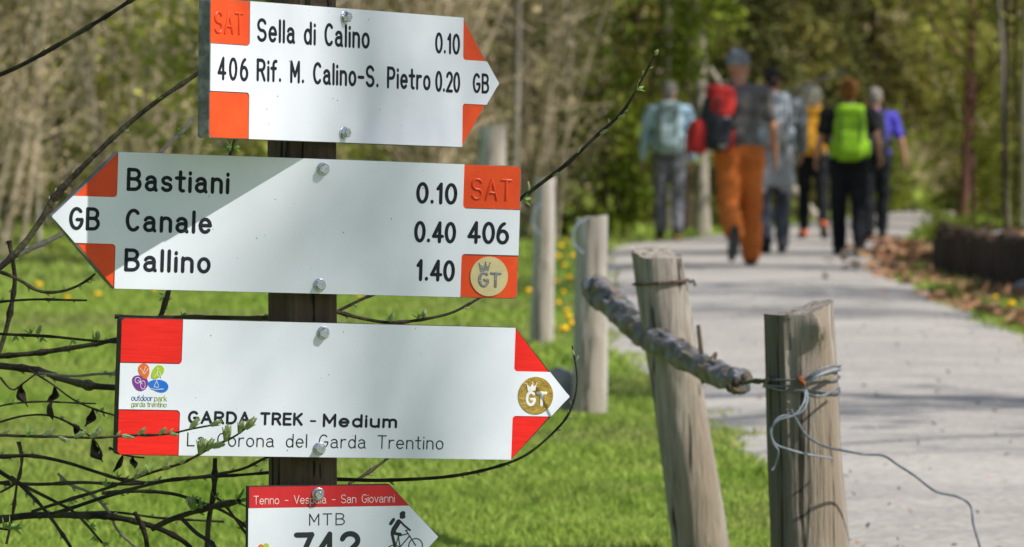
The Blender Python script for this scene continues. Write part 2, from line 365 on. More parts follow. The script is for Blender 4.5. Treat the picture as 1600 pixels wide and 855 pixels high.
def arrow_board(root, left, right, tip, patch, bands, thick, plate, redm, sidem, flip=False):
    """board outline and white plate in mm; 'left' end square with patches to 'patch', arrow beyond 'right' with its tip"""
    top, bot = 11, -139; tu, tv = tip; b0, b1 = bands
    f = (lambda P: [(-a, b) for a, b in P][::-1]) if flip else (lambda P: P)
    out = [(left, top - 4)] + [(left, bot + 4)] + rc(left + 4, bot + 4, 4, 180, 270) + [(right, bot), (tu - 5, tv - 5), (tu - 1, tv - 1.5), (tu, tv), (tu - 1, tv + 1.5), (tu - 5, tv + 5), (right, top)] + rc(left + 4, top - 4, 4, 90, 180)[:-1]
    mb = MB(); mb.m = 0; mb.prism(mm(f(out)), 0, thick * .001)
    part(root, 'board', mb, sidem, False)
    q = 4
    hyp = lambda v: right + (tu - right) * ((top - v) / (top - tv) if v > tv else (v - bot) / (tv - bot))
    e = .7
    patches = [[(left + e, b0 + 1), (patch + 2, b0 + 1), (patch + 2, top - e), (left + 4, top - e), (left + e, top - 4)], [(left + e, bot + 4), (left + 4, bot + e), (patch + 2, bot + e), (patch + 2, b1 - 1), (left + e, b1 - 1)],
               [(right - 2, b0 - 1), (hyp(b0) - e * 2, b0 - 1), (right + e, top - e * 2.5), (right - 2, top - e)], [(right - 2, bot + e), (right + e, bot + e * 2.5), (hyp(b1) - e * 2, b1 + 1), (right - 2, b1 + 1)]]
    for P in patches:
        mb = MB(); mb.prism(mm(f(P)), -.0006, .0001); part(root, 'red_panel', mb, redm, False)
    h0, h1 = hyp(b0), hyp(b1)
    white = [(left + .3, b1), (patch - q, b1)] + rc(patch - q, b1 - q, q, 90, 0) + [(patch, bot + .3), (right, bot + .3), (right, b1 - q)] + rc(right + q, b1 - q, q, 180, 90) + \
            [(h1 - .5, b1), (tu - 5, tv - 5), (tu - 1.2, tv - 1.5), (tu - .4, tv), (tu - 1.2, tv + 1.5), (tu - 5, tv + 5), (h0 - .5, b0)] + rc(right + q, b0 + q, q, 270, 180) + [(right, top - .3), (patch, top - .3)] + \
            rc(patch - q, b0 + q, q, 0, -90) + [(left + .3, b0)]
    mb = MB(); mb.prism(mm(f(white)), -plate * .001, .0002); part(root, 'white_face', mb, M['white'], False)

def put_text(root, s, u0, u1, base, cap, wd, face, m='engrave', name='lettering', **k):
    mb = MB(); text(mb, s, u0 * .001, u1 * .001, base * .001, cap * .001, wd * .001, face, **k)
    return part(root, name, mb, M[m])
def crown_gt(root, u, v, k, face, m):
    mb = MB()
    text(mb, 'G', (u - 14 * k) * .001, (u + .3 * k) * .001, (v - 13.5 * k) * .001, 20 * k * .001, 4.2 * k * .001, face, h=.0006)
    text(mb, 'T', (u + .6 * k) * .001, (u + 15.5 * k) * .001, (v - 13.5 * k) * .001, 19.5 * k * .001, 4.2 * k * .001, face, h=.0006)
    part(root, 'monogram', mb, m)
    cr = [(-11, 5.5), (-1, 7), (.5, 15.5), (-3, 11.2), (-5, 16.5), (-8, 11), (-12.8, 14.5)]
    mb = MB(); mb.prism([((u + a * k) * .001, (v + b * k) * .001) for a, b in cr], face - .0006, face + .0001)
    for a, b in ((-12.9, 15), (-5, 17), (.7, 16)): mb.ball(((u + a * k) * .001, face - .0003, (v + b * k) * .001), (.0009 * k, .0005, .0009 * k), 8, 5)
    part(root, 'crown', mb, m, False)
def disc(root, name, u, v, r, face, m, h=.001, n=40, rz=None):
    mb = MB(); mb.prism([((u + r * math.cos(2 * math.pi * i / n)) * .001, (v + (rz or r) * math.sin(2 * math.pi * i / n)) * .001) for i in range(n)], face - h, face + .0001)
    return part(root, name, mb, m, False)

FP = -.0016; FT = FP - .0001
# sign 1
s1 = sign_root('arrow_sign', 'top white trail sign naming Sella di Calino, pointing right, turned sharply', 52, 1.0, .0555, .8796)
arrow_board(s1, -214, 219, (287, -63), -151, (-38, -88.5), 16, 1.6, M['orange_red'], M['board_side'])
put_text(s1, 'Sella di Calino', -140, 51, -33, 26.5, 4.3, FT)
put_text(s1, '0.10', 167, 213, -33, 25, 4.2, FT, gap=.25)
put_text(s1, '406', -203, -153, -77, 26, 4.3, FT, gap=.4)
put_text(s1, 'Rif. M. Calino-S. Pietro', -140, 160, -76, 25.5, 4.3, FT)
put_text(s1, '0.20', 168, 214, -77, 25, 4.2, FT, gap=.25)
put_text(s1, 'GB', 237, 268, -76, 24, 4.0, FT)
put_text(s1, 'SAT', -208, -161, -27, 25, 3.0, -.0006, 'orange_red', 'raised_lettering', gap=.25, h=.0015)
for v in (1, -128): bolt(s1, 7, v, FP)
# sign 2
s2 = sign_root('arrow_sign', 'white trail sign naming Bastiani, Canale and Ballino, pointing left', 19, 1.9, .0555, .7117)
arrow_board(s2, -241, 225, (297, -62), -173, (-39, -90), 16, 1.6, M['orange_red'], M['board_side'], True)
for t_, a, b, c in (('Bastiani', -215, -98.5, -32), ('Canale', -215, -117, -76.5), ('Ballino', -215, -117, -120)): put_text(s2, t_, a, b, c, 26, 4.6, FT, gap=.3)
put_text(s2, 'GB', -278, -243, -76.5, 26, 4.4, FT)
for t_, a, c in (('0.10', 117, -35.5), ('0.40', 116, -79), ('1.40', 120, -122)): put_text(s2, t_, a, 166, c, 25, 4.5, FT, gap=.25)
put_text(s2, '406', 179, 229, -78.5, 26, 4.6, FT, gap=.25)
put_text(s2, 'SAT', 182, 231, -29, 25, 3.0, -.0006, 'orange_red', 'raised_lettering', gap=.25, h=.0015)
disc(s2, 'gold_disc', 206.5, -114.5, 22.3, -.0006, M['gold_pale'], .0012)
crown_gt(s2, 206.5, -114.5, .95, -.0019, M['glitter'])
for v in (0, -129): bolt(s2, 8, v, FP)
# sign 3
s3 = sign_root('arrow_sign', 'white trail sign reading GARDA TREK - Medium with flower logo, pointing right', 21, 2.1, .0555, .5297)
arrow_board(s3, -226, 235, (304, -66), -156, (-38.5, -89), 16, 1.2, M['red'], M['board_dark'])
F3 = -.0013
put_text(s3, 'GARDA', -147, -75, -104, 15, 3.3, F3, gap=.27); put_text(s3, 'TREK', -64, -14, -104.3, 15, 3.3, F3, gap=.27)
put_text(s3, '-', -6, 1.5, -105, 15, 2.3, F3); put_text(s3, 'Medium', 9, 97, -105.3, 15.5, 3.3, F3, gap=.25)
put_text(s3, 'La Corona del Garda Trentino', -147, 153, -128.5, 15.5, 1.5, F3, gap=.22, space=.62)
disc(s3, 'gold_disc', 262, -65.5, 21.3, -.0012, M['gold'], .0006)
crown_gt(s3, 262, -66, .9, -.0019, M['letter_white'])
for v in (0, -129): bolt(s3, 6, v, -.0012)
def petal(name, u, v, rx, rz, ang, m):
    mb = MB(); n = 26; P = []
    for i in range(n):
        t = 2 * math.pi * i / n; k = 1 - .22 * math.cos(t)     # narrower towards the flower's centre
        x, y = rx * math.cos(t), rz * math.sin(t) * k; c, s = math.cos(R(ang)), math.sin(R(ang)); P.append(((u + x * c - y * s) * .001, (v + x * s + y * c) * .001))
    mb.prism(P[::1], F3 - .0003, F3 + .0002); return part(s3, name, mb, m, False)
petal('petal', -198.5, -47, 8.6, 6.2, -75, M['p_orange']); petal('petal', -183.5, -48, 8.8, 5.8, -130, M['p_green'])
petal('petal', -203, -59.5, 9.6, 8, -35 + 180, M['p_purple']); petal('petal', -182, -62.5, 11.8, 6.6, 168, M['p_blue'])
mb = MB(); LF = F3 - .0003
def st(P, wd=.7): stroke(mb, mm(P), wd * .001, LF, .0003)
st([(-203, -44), (-198, -50), (-194, -44)]); st([(-197, -42), (-200, -50)])                                      # climber
st(arc(-183, -44, .8, .8, 0, 360, 8), .7); st([(-183, -46), (-184, -50), (-187, -53)]); st([(-184, -50), (-181, -53)]); st([(-181, -47), (-179, -54)])  # walker
st(arc(-205.5, -57, 3.2, 3.2, 0, 360, 14)); st(arc(-199.5, -62, 2.6, 4.6, 0, 360, 14)); st([(-205, -57), (-200, -61)])    # bicycle
st([(-184, -57), (-187, -64), (-182, -64.5)]); st([(-184, -57), (-181.5, -63.5)]); st([(-190, -66), (-184, -66.8), (-176, -66)])  # sailing boat
part(s3, 'petal_drawings', mb, M['letter_white'])
put_text(s3, 'outdoor', -212, -187.5, -79.6, 6.8, .75, F3, 't_blue', gap=.14); put_text(s3, 'park', -186, -171.5, -79.6, 6.8, .75, F3, 't_green', gap=.14)
put_text(s3, 'garda trentino', -212, -171.5, -86, 6, .65, F3, 't_green', gap=.14, space=.25)
# sign 4
s4 = sign_root('bike_route_sign', 'small red and white MTB bike route sign at the foot of the frame', 18, .5, .0515, .3498)
out = [(-76, 9.5), (-76, -110), (87, -110), (145, -50.5), (87, 9.5)]
mb = MB(); mb.prism(mm(out), 0, .010); part(s4, 'board', mb, M['board_dark'], False)
mb = MB(); mb.prism(mm([(-75.6, -14.8), (-75.6, -109.6), (86.9, -109.6), (144.4, -50.5), (110.0, -14.8)]), -.0006, .0001); part(s4, 'white_face', mb, M['white'], False)
mb = MB(); mb.prism(mm([(-74.8, 8.7), (-74.8, -14.6), (109.6, -14.6), (86.8, 8.7)]), -.0007, .0001); part(s4, 'red_band', mb, M['print_red'], False)
put_text(s4, 'Tenno - Vespaia - San Giovanni', -70, 93, -11.0, 9.8, .85, -.0007, 'letter_white', gap=.16, space=.55)
put_text(s4, 'MTB', -6, 35.5, -35.5, 13.8, 1.5, -.0006, 'print_dark', gap=.28)
put_text(s4, '7', -23.5, .5, -76, 34, 7, -.0006, 'print_dark'); put_text(s4, '4', 1.5, 27, -76, 34, 7, -.0006, 'print_dark'); put_text(s4, '2', 29, 54, -76, 34.5, 7, -.0006, 'print_dark')
mb = MB(); S4 = lambda P: mm([(-75 + (x - 95) / 4.848 * .745, 9.5 - (y - 118) / 4.848 * .725) for x, y in P])
def sk(P, wd): stroke(mb, S4(P), wd / 4.848 * .00073, -.0006, .0004)
sk([(1250, 340), (1247, 342)], 46); sk([(1243, 364), (1256, 362)], 34)
sk([(1218, 402), (1205, 425), (1185, 455), (1178, 478)], 44); sk([(1160, 412), (1180, 384)], 30)
sk([(1228, 392), (1262, 428), (1306, 464)], 17); sk([(1178, 480), (1205, 490), (1232, 494)], 27); sk([(1170, 488), (1180, 530), (1190, 570), (1196, 620)], 26)
sk(arc(1350, 580, 52, 52, 0, 360, 26), 9); sk(arc(1185, 634, 60, 60, 0, 360, 26), 9)
sk([(1272, 468), (1290, 462)], 9); sk([(1278, 470), (1312, 520), (1350, 580)], 10); sk([(1284, 492), (1218, 508), (1232, 590), (1300, 512)], 10); sk([(1218, 508), (1185, 634)], 9); sk([(1200, 496), (1240, 490)], 9)
part(s4, 'cyclist_pictogram', mb, M['print_dark'])
for a, b, c in ((-61, -58, 'p_orange'), (-55, -57, 'p_green'), (-62, -64, 'p_purple'), (-54, -63, 'p_blue')):
    disc(s4, 'petal', a, b, 3.2, -.0006, M[c], .0003, 18)
bolt(s4, 4, 0, -.0007)
for s_ in (s1, s2, s3):           # fly specks on the white faces
    mb = MB()
    for i in range(16): mb.ball((random.uniform(-.14, .16), FP if s_ is not s3 else -.0012, random.uniform(-.135, .008)), (random.uniform(.0003, .0007),) * 3, 6, 4)
    o = part(s_, 'dirt_specks', mb, M['print_dark']); o['kind'] = 'stuff'
#__PART2__
# ------------------------------------------------------------ ground, hill and path
def hill(x, y):
    "height of the ground: level meadow, wooded bank rising behind it"
    y = np.asarray(y, float); x = np.asarray(x, float)
    r = x / np.maximum(y, 5)
    ys = np.interp(r, [-.20, -.11, -.05, .0, .02, .05, .075, .10, .13, .2], [36, 37, 41, 46, 52, 68, 88, 92, 84, 70])
    t = np.clip(y - ys, 0, None); h = .42 * t * t / (t + 5)
    h = h * (1 + .18 * np.sin(x * .7 + y * .3) * np.sin(y * .23 - x * .2)) + .05 * np.sin(x * 1.9) * np.sin(y * 1.3 + x) * np.clip(t, 0, 1)
    return np.minimum(h, 42)
def bedh(x, y):
    "the raised bed behind the retaining logs on the right of the path"
    a = np.clip((np.asarray(x) - 3.22) / .25, 0, 1); b = np.clip((31.2 - np.asarray(y)) / .5, 0, 1) * np.clip((np.asarray(y) - 6) / 3, 0, 1)
    return a * b * (.27 + .06 * np.clip(np.asarray(x) - 3.3, 0, 14)) + a * np.clip((np.asarray(y) - 30) / 3, 0, 1) * .05 * 0
def gh(x, y): return float(hill(x, y) + bedh(x, y))
xs = np.unique(np.concatenate([np.linspace(-260, -30, 24), np.linspace(-30, -8, 34), np.linspace(-8, 3, 90), np.linspace(3, 4, 14), np.linspace(4, 14, 70), np.linspace(14, 40, 34), np.linspace(40, 260, 22)]))
ys = np.unique(np.concatenate([np.linspace(-60, 0, 12), np.linspace(0, 28, 56), np.linspace(28, 33, 24), np.linspace(33, 110, 150), np.linspace(110, 300, 50)]))
XX, YY = np.meshgrid(xs, ys); ZZ = hill(XX, YY) + bedh(XX, YY)
V = np.stack([XX.ravel(), YY.ravel(), ZZ.ravel()], 1); nx_ = len(xs); ii = np.arange(len(ys) - 1)[:, None] * nx_ + np.arange(nx_ - 1)[None, :]
ii = ii.ravel(); Fg = np.stack([ii, ii + 1, ii + 1 + nx_, ii + nx_], 1)
me = mesh_arr('ground', V, Fg, smooth=True)
hz = hill(XX, YY); rr = XX / np.maximum(YY, 5)
litter = np.clip((hz - .25) / .5, 0, 1); litter = np.maximum(litter, np.clip(bedh(XX, YY) / .3, 0, 1) * .9)
litter = np.maximum(litter, (np.abs(rr) > .3) * .3)
at_ = me.attributes.new('litter', 'FLOAT', 'POINT'); at_.data.foreach_set('value', litter.ravel().astype(np.float32))
gm, t, b = new_mat('meadow_and_forest_floor'); L = t.links.new
tc = N(t, 'ShaderNodeTexCoord'); at2 = N(t, 'ShaderNodeAttribute', attribute_name='litter')
def ramp2(vec, scale, c1, c2, lo=.35, hi=.65, det=6):
    n = N(t, 'ShaderNodeTexNoise', Scale=scale, Detail=det, Roughness=.65); L(vec, n.inputs['Vector']); r = N(t, 'ShaderNodeValToRGB'); e = r.color_ramp.elements
    e[0].position = lo; e[1].position = hi; e[0].color = (*c1, 1); e[1].color = (*c2, 1); L(n.outputs[0], r.inputs[0]); return r.outputs[0], n
g1, _ = ramp2(tc.outputs['Object'], 1.3, (.12, .21, .025), (.25, .31, .05)); g2, _ = ramp2(tc.outputs['Object'], 1.1, (.13, .10, .055), (.38, .30, .19))
g3, _ = ramp2(tc.outputs['Object'], .45, (0, 0, 0), (1, 1, 1), .44, .6)
mxa = N(t, 'ShaderNodeMix', data_type='RGBA'); L(g3, mxa.inputs[0]); L(g2, mxa.inputs[6]); mxa.inputs[7].default_value = (.17, .19, .04, 1)
_, n4 = ramp2(tc.outputs['Object'], 2.5, (0, 0, 0), (1, 1, 1))
ad = N(t, 'ShaderNodeMath', operation='ADD'); L(at2.outputs['Fac'], ad.inputs[0]); L(n4.outputs[0], ad.inputs[1])
mr = N(t, 'ShaderNodeMapRange'); mr.inputs[1].default_value = .8; mr.inputs[2].default_value = 1.0; L(ad.outputs[0], mr.inputs[0])
mx = N(t, 'ShaderNodeMix', data_type='RGBA'); L(mr.outputs[0], mx.inputs[0]); L(g1, mx.inputs[6]); L(mxa.outputs[2], mx.inputs[7]); L(mx.outputs[2], b.inputs['Base Color'])
b.inputs['Roughness'].default_value = 1; b.inputs['Specular IOR Level'].default_value = .1
nb = N(t, 'ShaderNodeTexNoise', Scale=14, Detail=6); L(tc.outputs['Object'], nb.inputs['Vector']); bp = N(t, 'ShaderNodeBump', Strength=.8, Distance=.06); L(nb.outputs[0], bp.inputs['Height']); L(bp.outputs[0], b.inputs['Normal'])
me.materials.append(gm); tag(link('ground', me), kind='structure')
# path
LY = [-30, 6, 7.8, 9.74, 13, 16.9, 21, 26, 37, 43.5, 48.7, 64, 81.5, 92, 100]; LX = [.66, .62, .60, .60, .50, .38, .42, .53, .75, 1.15, 2.2, 4.5, 7.2, 9.0, 11.5]
RY = [-30, 12, 18.3, 21.9, 28, 37.3, 49.8, 74.7, 92, 100]; RX = [2.15, 2.2, 2.29, 2.42, 2.75, 3.45, 4.9, 8.1, 11.2, 14]
py_ = np.concatenate([np.linspace(-30, 5, 30), np.linspace(5, 86, 560)])
jl = np.array([.05 * mnoise.noise(Vector((y * 1.3, 0, 3))) + .025 * mnoise.noise(Vector((y * 6, 0, 8))) for y in py_]); jr = np.array([.09 * mnoise.noise(Vector((y * 1.1, 5, 3))) for y in py_])
PL = np.interp(py_, LY, LX) + jl; PR = np.interp(py_, RY, RX) + jr
V = []; K = 9
for y, a, c in zip(py_, PL, PR):
    for k in range(K):
        f = k / (K - 1); x = a + (c - a) * f; V.append((x, y, gh(x, y) + .006 + .022 * math.sin(math.pi * f) ** .5))
ii = (np.arange(len(py_) - 1)[:, None] * K + np.arange(K - 1)[None, :]).ravel()
me = mesh_arr('path', V, np.stack([ii, ii + 1, ii + 1 + K, ii + K], 1), smooth=True)
pm = mat('pale_gravelly_asphalt', (.43, .39, .34), (.32, .298, .27), 2.2, .9, .35, c3=(.44, .405, .355), sc3=.6, bscale=90, lo=.3, hi=.72, detail=9)
tt = pm.node_tree; bs = tt.nodes['Principled BSDF']; colr = bs.inputs['Base Color'].links[0].from_socket
vo = N(tt, 'ShaderNodeTexVoronoi', Scale=55); tcn = [n for n in tt.nodes if n.type == 'TEX_COORD'][0]; tt.links.new(tcn.outputs['Object'], vo.inputs['Vector'])
hv = N(tt, 'ShaderNodeMapRange'); hv.inputs[3].default_value = .75; hv.inputs[4].default_value = 1.18; tt.links.new(vo.outputs['Color'], hv.inputs[0])
hs = N(tt, 'ShaderNodeHueSaturation'); tt.links.new(hv.outputs[0], hs.inputs['Value']); tt.links.new(colr, hs.inputs['Color']); tt.links.new(hs.outputs[0], bs.inputs['Base Color'])
me.materials.append(pm); tag(link('path', me), kind='structure')
def on_path(x, y, m=0.0):
    return (x > np.interp(y, py_, PL) - m) & (x < np.interp(y, py_, PR) + m)

# ------------------------------------------------------------ grass
def blades(name, X, Y, hgt, wid, matn, lean=.5, zf=None):
    n = len(X); Z = (hill(X, Y) + bedh(X, Y)) - .005
    a = rng.uniform(0, 2 * np.pi, n); h = hgt * rng.uniform(.5, 1.3, n); wd = wid * rng.uniform(.7, 1.3, n); ln = rng.uniform(0, lean, n) * h; b = rng.uniform(0, 2 * np.pi, n)
    cx, cy = np.cos(a) * wd / 2, np.sin(a) * wd / 2; lx, ly = np.cos(b) * ln, np.sin(b) * ln
    P = np.zeros((n, 5, 3)); P[:, 0] = np.stack([X - cx, Y - cy, Z], 1); P[:, 1] = np.stack([X + cx, Y + cy, Z], 1)
    P[:, 2] = np.stack([X + cx * .8 + lx * .35, Y + cy * .8 + ly * .35, Z + h * .6], 1); P[:, 3] = np.stack([X + lx, Y + ly, Z + h], 1)
    P[:, 4] = np.stack([X - cx * .8 + lx * .35, Y - cy * .8 + ly * .35, Z + h * .6], 1)
    F = (np.arange(n)[:, None] * 5 + np.arange(5)[None, :]).astype(np.int32)
    me = mesh_arr(name, P.reshape(-1, 3), F, [matn]); return tag(link(name, me), None, None, None, 'stuff')
def scatter(n, y0, y1, x0, x1, power=1.0):
    Y = y0 + (y1 - y0) * rng.uniform(0, 1, n) ** power; X = rng.uniform(-1, 1, n); return X, Y
def grass_band(n, y0, y1, hgt, wid, xr=(-.16, .16)):
    Y = rng.uniform(y0, y1, n); X = rng.uniform(xr[0], xr[1], n) * Y
    k = ~on_path(X, Y, -.02 - .13 * np.clip(np.sin(X * 9 + Y * 5.1) * np.sin(Y * 7.7 + 1) + .3 * np.sin(Y * 31), 0, 1)) & ((hill(X, Y) < .5 + .5 * rng.uniform(0, 1, n))) & ((bedh(X, Y) < .02) | (rng.uniform(0, 1, n) < .12))
    X, Y = X[k], Y[k]
    # tussocks: taller where a low-frequency pattern is high
    f = .6 + .8 * (np.sin(X * 7 + np.sin(Y * 3)) * np.sin(Y * 5 + np.sin(X * 4)) * .5 + .5)
    return X, Y, hgt * f
gx, gy, gz = [], [], []; gw = []
for n, y0, y1, h_, w_ in ((150000, 5.2, 9.5, .024, .0042), (130000, 9.5, 15, .028, .0065), (70000, 15, 25, .04, .013), (45000, 25, 48, .06, .022), (16000, 48, 92, .10, .04)):
    a, b_, c = grass_band(n, y0, y1, h_, w_); gx.append(a); gy.append(b_); gz.append(c); gw.append(np.full(len(a), w_))
gx, gy, gz, gw = map(np.concatenate, (gx, gy, gz, gw))
tag(blades('grass', gx, gy, gz, gw, M['grass'], .9), 'short spring grass of the meadow on both sides of the path', 'grass')
# dry leaves drifted against the end of the retaining logs and along the edge of the path
def leaf_quads(P, size, flatten=1.0, elong=1.6, nbias=None):
    n = len(P); a = rng.normal(size=(n, 3)); a[:, 2] *= flatten; a /= np.linalg.norm(a, axis=1)[:, None] + 1e-9
    b = rng.normal(size=(n, 3)); b -= a * (a * b).sum(1)[:, None]; b /= np.linalg.norm(b, axis=1)[:, None] + 1e-9
    s = (size * rng.uniform(.6, 1.4, n))[:, None]
    Q = np.stack([P - a * s * elong / 2, P + b * s / 2, P + a * s * elong / 2, P - b * s / 2], 1)
    return Q.reshape(-1, 3), (np.arange(n)[:, None] * 4 + np.arange(4)[None, :]).astype(np.int32)
lx_, ly_ = [], []
for cx, cy, sx, sy, n in ((3.38, 33.5, .12, 2.4, 900), (2.88, 27.0, .09, 2.2, 800), (2.46, 20.6, .05, 1.6, 260), (4.15, 41, .16, 3, 600), (4.6, 27, .9, 4, 900)):
    lx_.append(rng.normal(cx, sx, n)); ly_.append(rng.normal(cy, sy, n))
lx_, ly_ = np.concatenate(lx_), np.concatenate(ly_)
hh = .16 * np.exp(-((lx_ - 3.3) / .4) ** 2 - ((ly_ - 33.5) / 3) ** 2) * rng.uniform(0, 1, len(lx_))
P = np.stack([lx_, ly_, hill(lx_, ly_) + bedh(lx_, ly_) + .02 + hh], 1)
Q, Fq = leaf_quads(P, .075, .35); tag(link('leaf_litter', mesh_arr('leaf_litter', Q, Fq, [M['litter']])), 'drift of brown dry leaves along the right edge of the path', 'dry leaves', None, 'stuff')

# grit, twigs and crumbled leaf lying on the path
n_ = 1100; qy = 7 + 33 * rng.uniform(0, 1, n_) ** 1.3; L_, R_ = np.interp(qy, py_, PL), np.interp(qy, py_, PR); e_ = rng.beta(.25, .25, n_); qx = L_ + (R_ - L_) * e_
P = np.stack([qx, qy, np.full(n_, .012) + .022 * np.sin(np.pi * np.clip(e_, 0, 1)) ** .5], 1); Q, F = leaf_quads(P, .009, .5, 1.8)
tag(link('path_debris', mesh_arr('path_debris', Q, F, [M['litter'], M['stone'], M['stone']], midx=rng.integers(0, 3, n_).astype(np.int32))), 'crumbs of leaf and grit scattered over the path', 'debris', None, 'stuff')
# ------------------------------------------------------------ dandelions
def dandelion():
    t = thing('dandelion', 'small yellow dandelion in the meadow grass', 'flower', (0, 0, 0), (0, 0, 0), 'dandelions in the meadow')
    mb = MB(); mb.tube([(0, 0, 0), (.004, 0, .05), (.002, 0, .09)], .0022, 5); link('stem', mb.mesh('stem', M['leaf_small']), t)
    mb = MB()
    for ring, (r, z, n) in enumerate(((.021, .092, 14), (.014, .098, 10), (.007, .103, 7))):
        for i in range(n):
            a = 2 * math.pi * i / n + ring * .3; c, s = math.cos(a), math.sin(a)
            mb.add([(0, 0, z - .006), (c * r - s * .004, s * r + c * .004, z), (c * r * 1.08, s * r * 1.08, z + .001), (c * r + s * .004, s * r - c * .004, z)], [(0, 1, 2, 3)])
    mb.ball((0, 0, .096), (.0185, .0185, .0125), 10, 6)
    link('flower_head', mb.mesh('flower_head', M['yellow'], False), t)
    return t
dd = dandelion(); first = True
spots = []
for (a, b_), d in [((885, 505), 0), ((880, 470), 0), ((893, 535), 0), ((872, 420), 0), ((884, 390), 0), ((889, 455), 0), ((869, 455), 0), ((240, 468), 0), ((152, 482), 0), ((104, 485), 0), ((838, 451), 0), ((826, 480), 0), ((868, 368), 0), ((890, 350), 0), ((960, 352), 0), ((985, 345), 0), ((930, 330), 0), ((1010, 336), 0), ((905, 312), 0), ((650, 470), 0), ((560, 478), 0), ((872, 492), 0), ((881, 430), 0), ((876, 404), 0), ((895, 420), 0), ((1555, 480), 0), ((1580, 505), 0), ((940, 360), 0), ((1025, 352), 0), ((846, 390), 0), ((60, 470), 0), ((888, 520), 0), ((881, 548), 0)]:
    y = ground_d(b_ + 8); x = (a - 800) / FPX * y; spots.append((x, y))
for x, y in spots:
    s_ = random.uniform(.8, 1.25) * (1.0 if y < 30 else 1.3)
    if first: dd.location = (x, y, gh(x, y)); dd.scale = (s_,) * 3; first = False
    else: clone(dd, (x, y, gh(x, y)), random.uniform(0, 6), s_)


# ------------------------------------------------------------ fence posts, rail and wire
def log_post(name, label, cat, base, top, r0, r1, m, seed, topcut=(.0, .0), flatn=None, flatd=.6, crack=None, knots=(), n=36, rows=60, group=None):
    base, top = Vector(base), Vector(top); ax = top - base; mb = MB(); V = []; fl = []
    for i in range(rows + 1):
        f = i / rows; c = base.lerp(top, f)
        for j in range(n):
            a = 2 * math.pi * j / n; R_ = r0 + (r1 - r0) * f
            R_ *= 1 + .05 * mnoise.noise(Vector((math.cos(a) * 1.2 + seed, math.sin(a) * 1.2, f * 4))) + .035 * mnoise.noise(Vector((math.cos(a) * 6 + seed, math.sin(a) * 6, f * 3)))
            for ka, kf, kr in knots:
                da = (a - ka + math.pi) % (2 * math.pi) - math.pi; R_ *= 1 + kr * math.exp(-(da / .25) ** 2 - ((f - kf) * ax.length / .025) ** 2)
            x, y = R_ * math.cos(a), R_ * math.sin(a)
            if crack is not None:
                da = (a - crack - .15 * math.sin(f * 6) + math.pi) % (2 * math.pi) - math.pi
                if abs(da) < .13: k = 1 - .11 * (1 - abs(da) / .13); x *= k; y *= k
            if flatn is not None:
                d = x * flatn[0] + y * flatn[1]; lim = flatd * (r0 + (r1 - r0) * f)
                if d > lim: x -= flatn[0] * (d - lim); y -= flatn[1] * (d - lim)
            z = 0
            if i == rows: z = topcut[0] * x + topcut[1] * y + .004 * mnoise.noise(Vector((x * 60, y * 60, seed)))
            V.append(c + Vector((x, y, z)))
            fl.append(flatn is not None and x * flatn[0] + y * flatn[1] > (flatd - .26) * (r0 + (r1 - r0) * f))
    F = [(i * n + j, i * n + (j + 1) % n, (i + 1) * n + (j + 1) % n, (i + 1) * n + j) for i in range(rows) for j in range(n)]
    tc_ = sum((V[rows * n + j] for j in range(n)), Vector()) / n
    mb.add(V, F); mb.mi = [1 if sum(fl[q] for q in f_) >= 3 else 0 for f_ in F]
    inner = [V[rows * n + j].lerp(tc_, .5) - Vector((0, 0, random.uniform(0, .003))) for j in range(n)]
    b0 = len(mb.v); mb.add([V[rows * n + j] for j in range(n)] + inner + [tc_], [(j, (j + 1) % n, n + (j + 1) % n, n + j) for j in range(n)] + [(n + j, n + (j + 1) % n, 2 * n) for j in range(n)])
    loc = base.copy(); me = mb.mesh(name, [m, M['post_side_dark']]); me.transform(Matrix.Translation(-loc))
    return tag(link(name, me, loc=loc), label, cat, group)
GF = 'fence posts beside the path'
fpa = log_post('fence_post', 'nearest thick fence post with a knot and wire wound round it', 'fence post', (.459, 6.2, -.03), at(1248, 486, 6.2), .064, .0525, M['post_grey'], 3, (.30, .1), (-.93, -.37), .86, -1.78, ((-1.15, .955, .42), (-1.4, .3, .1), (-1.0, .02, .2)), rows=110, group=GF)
fpb = log_post('fence_post', 'leaning fence post with a wire ring near its top, crossed by the bark rail', 'fence post', tuple(at(1098, 869, 7.5)), at(1026, 397, 7.5), .052, .0455, M['post_grey'], 11, (-.15, .25), None, .6, -2.1, ((-1.3, .62, .10), (-1.9, .5, -.06), (-1.0, .2, .08)), rows=80, group=GF)
fpc = log_post('fence_post', 'bleached upright fence post left of the rail, standing at the path edge', 'fence post', tuple(at(921, 652, 12.1)), at(925, 339, 12.1), .053, .047, M['post_pale'], 21, (.1, 0), None, .6, -1.9, ((-1.2, .4, .12),), group=GF)
fpd = log_post('fence_post', 'farthest thin brown fence post, beside the arrow tips of the signs', 'fence post', tuple(at(846, 546, 16.9)), at(852, 279, 16.9), .048, .044, M['post_pale'], 31, (.1, 0), None, .6, -2.2, ((-1.2, .5, .12), (-2.6, .8, .2)), group=GF)
d_ = 24.0
log_post('fence_post', 'grey weathered post half hidden behind the upper two signs', 'fence post', ((768 - 800) / FPX * d_, d_, -.02), at(769, 196, d_), .085, .08, M['post_pale'], 41, (.1, 0), None, .6, -1.9, group=GF)
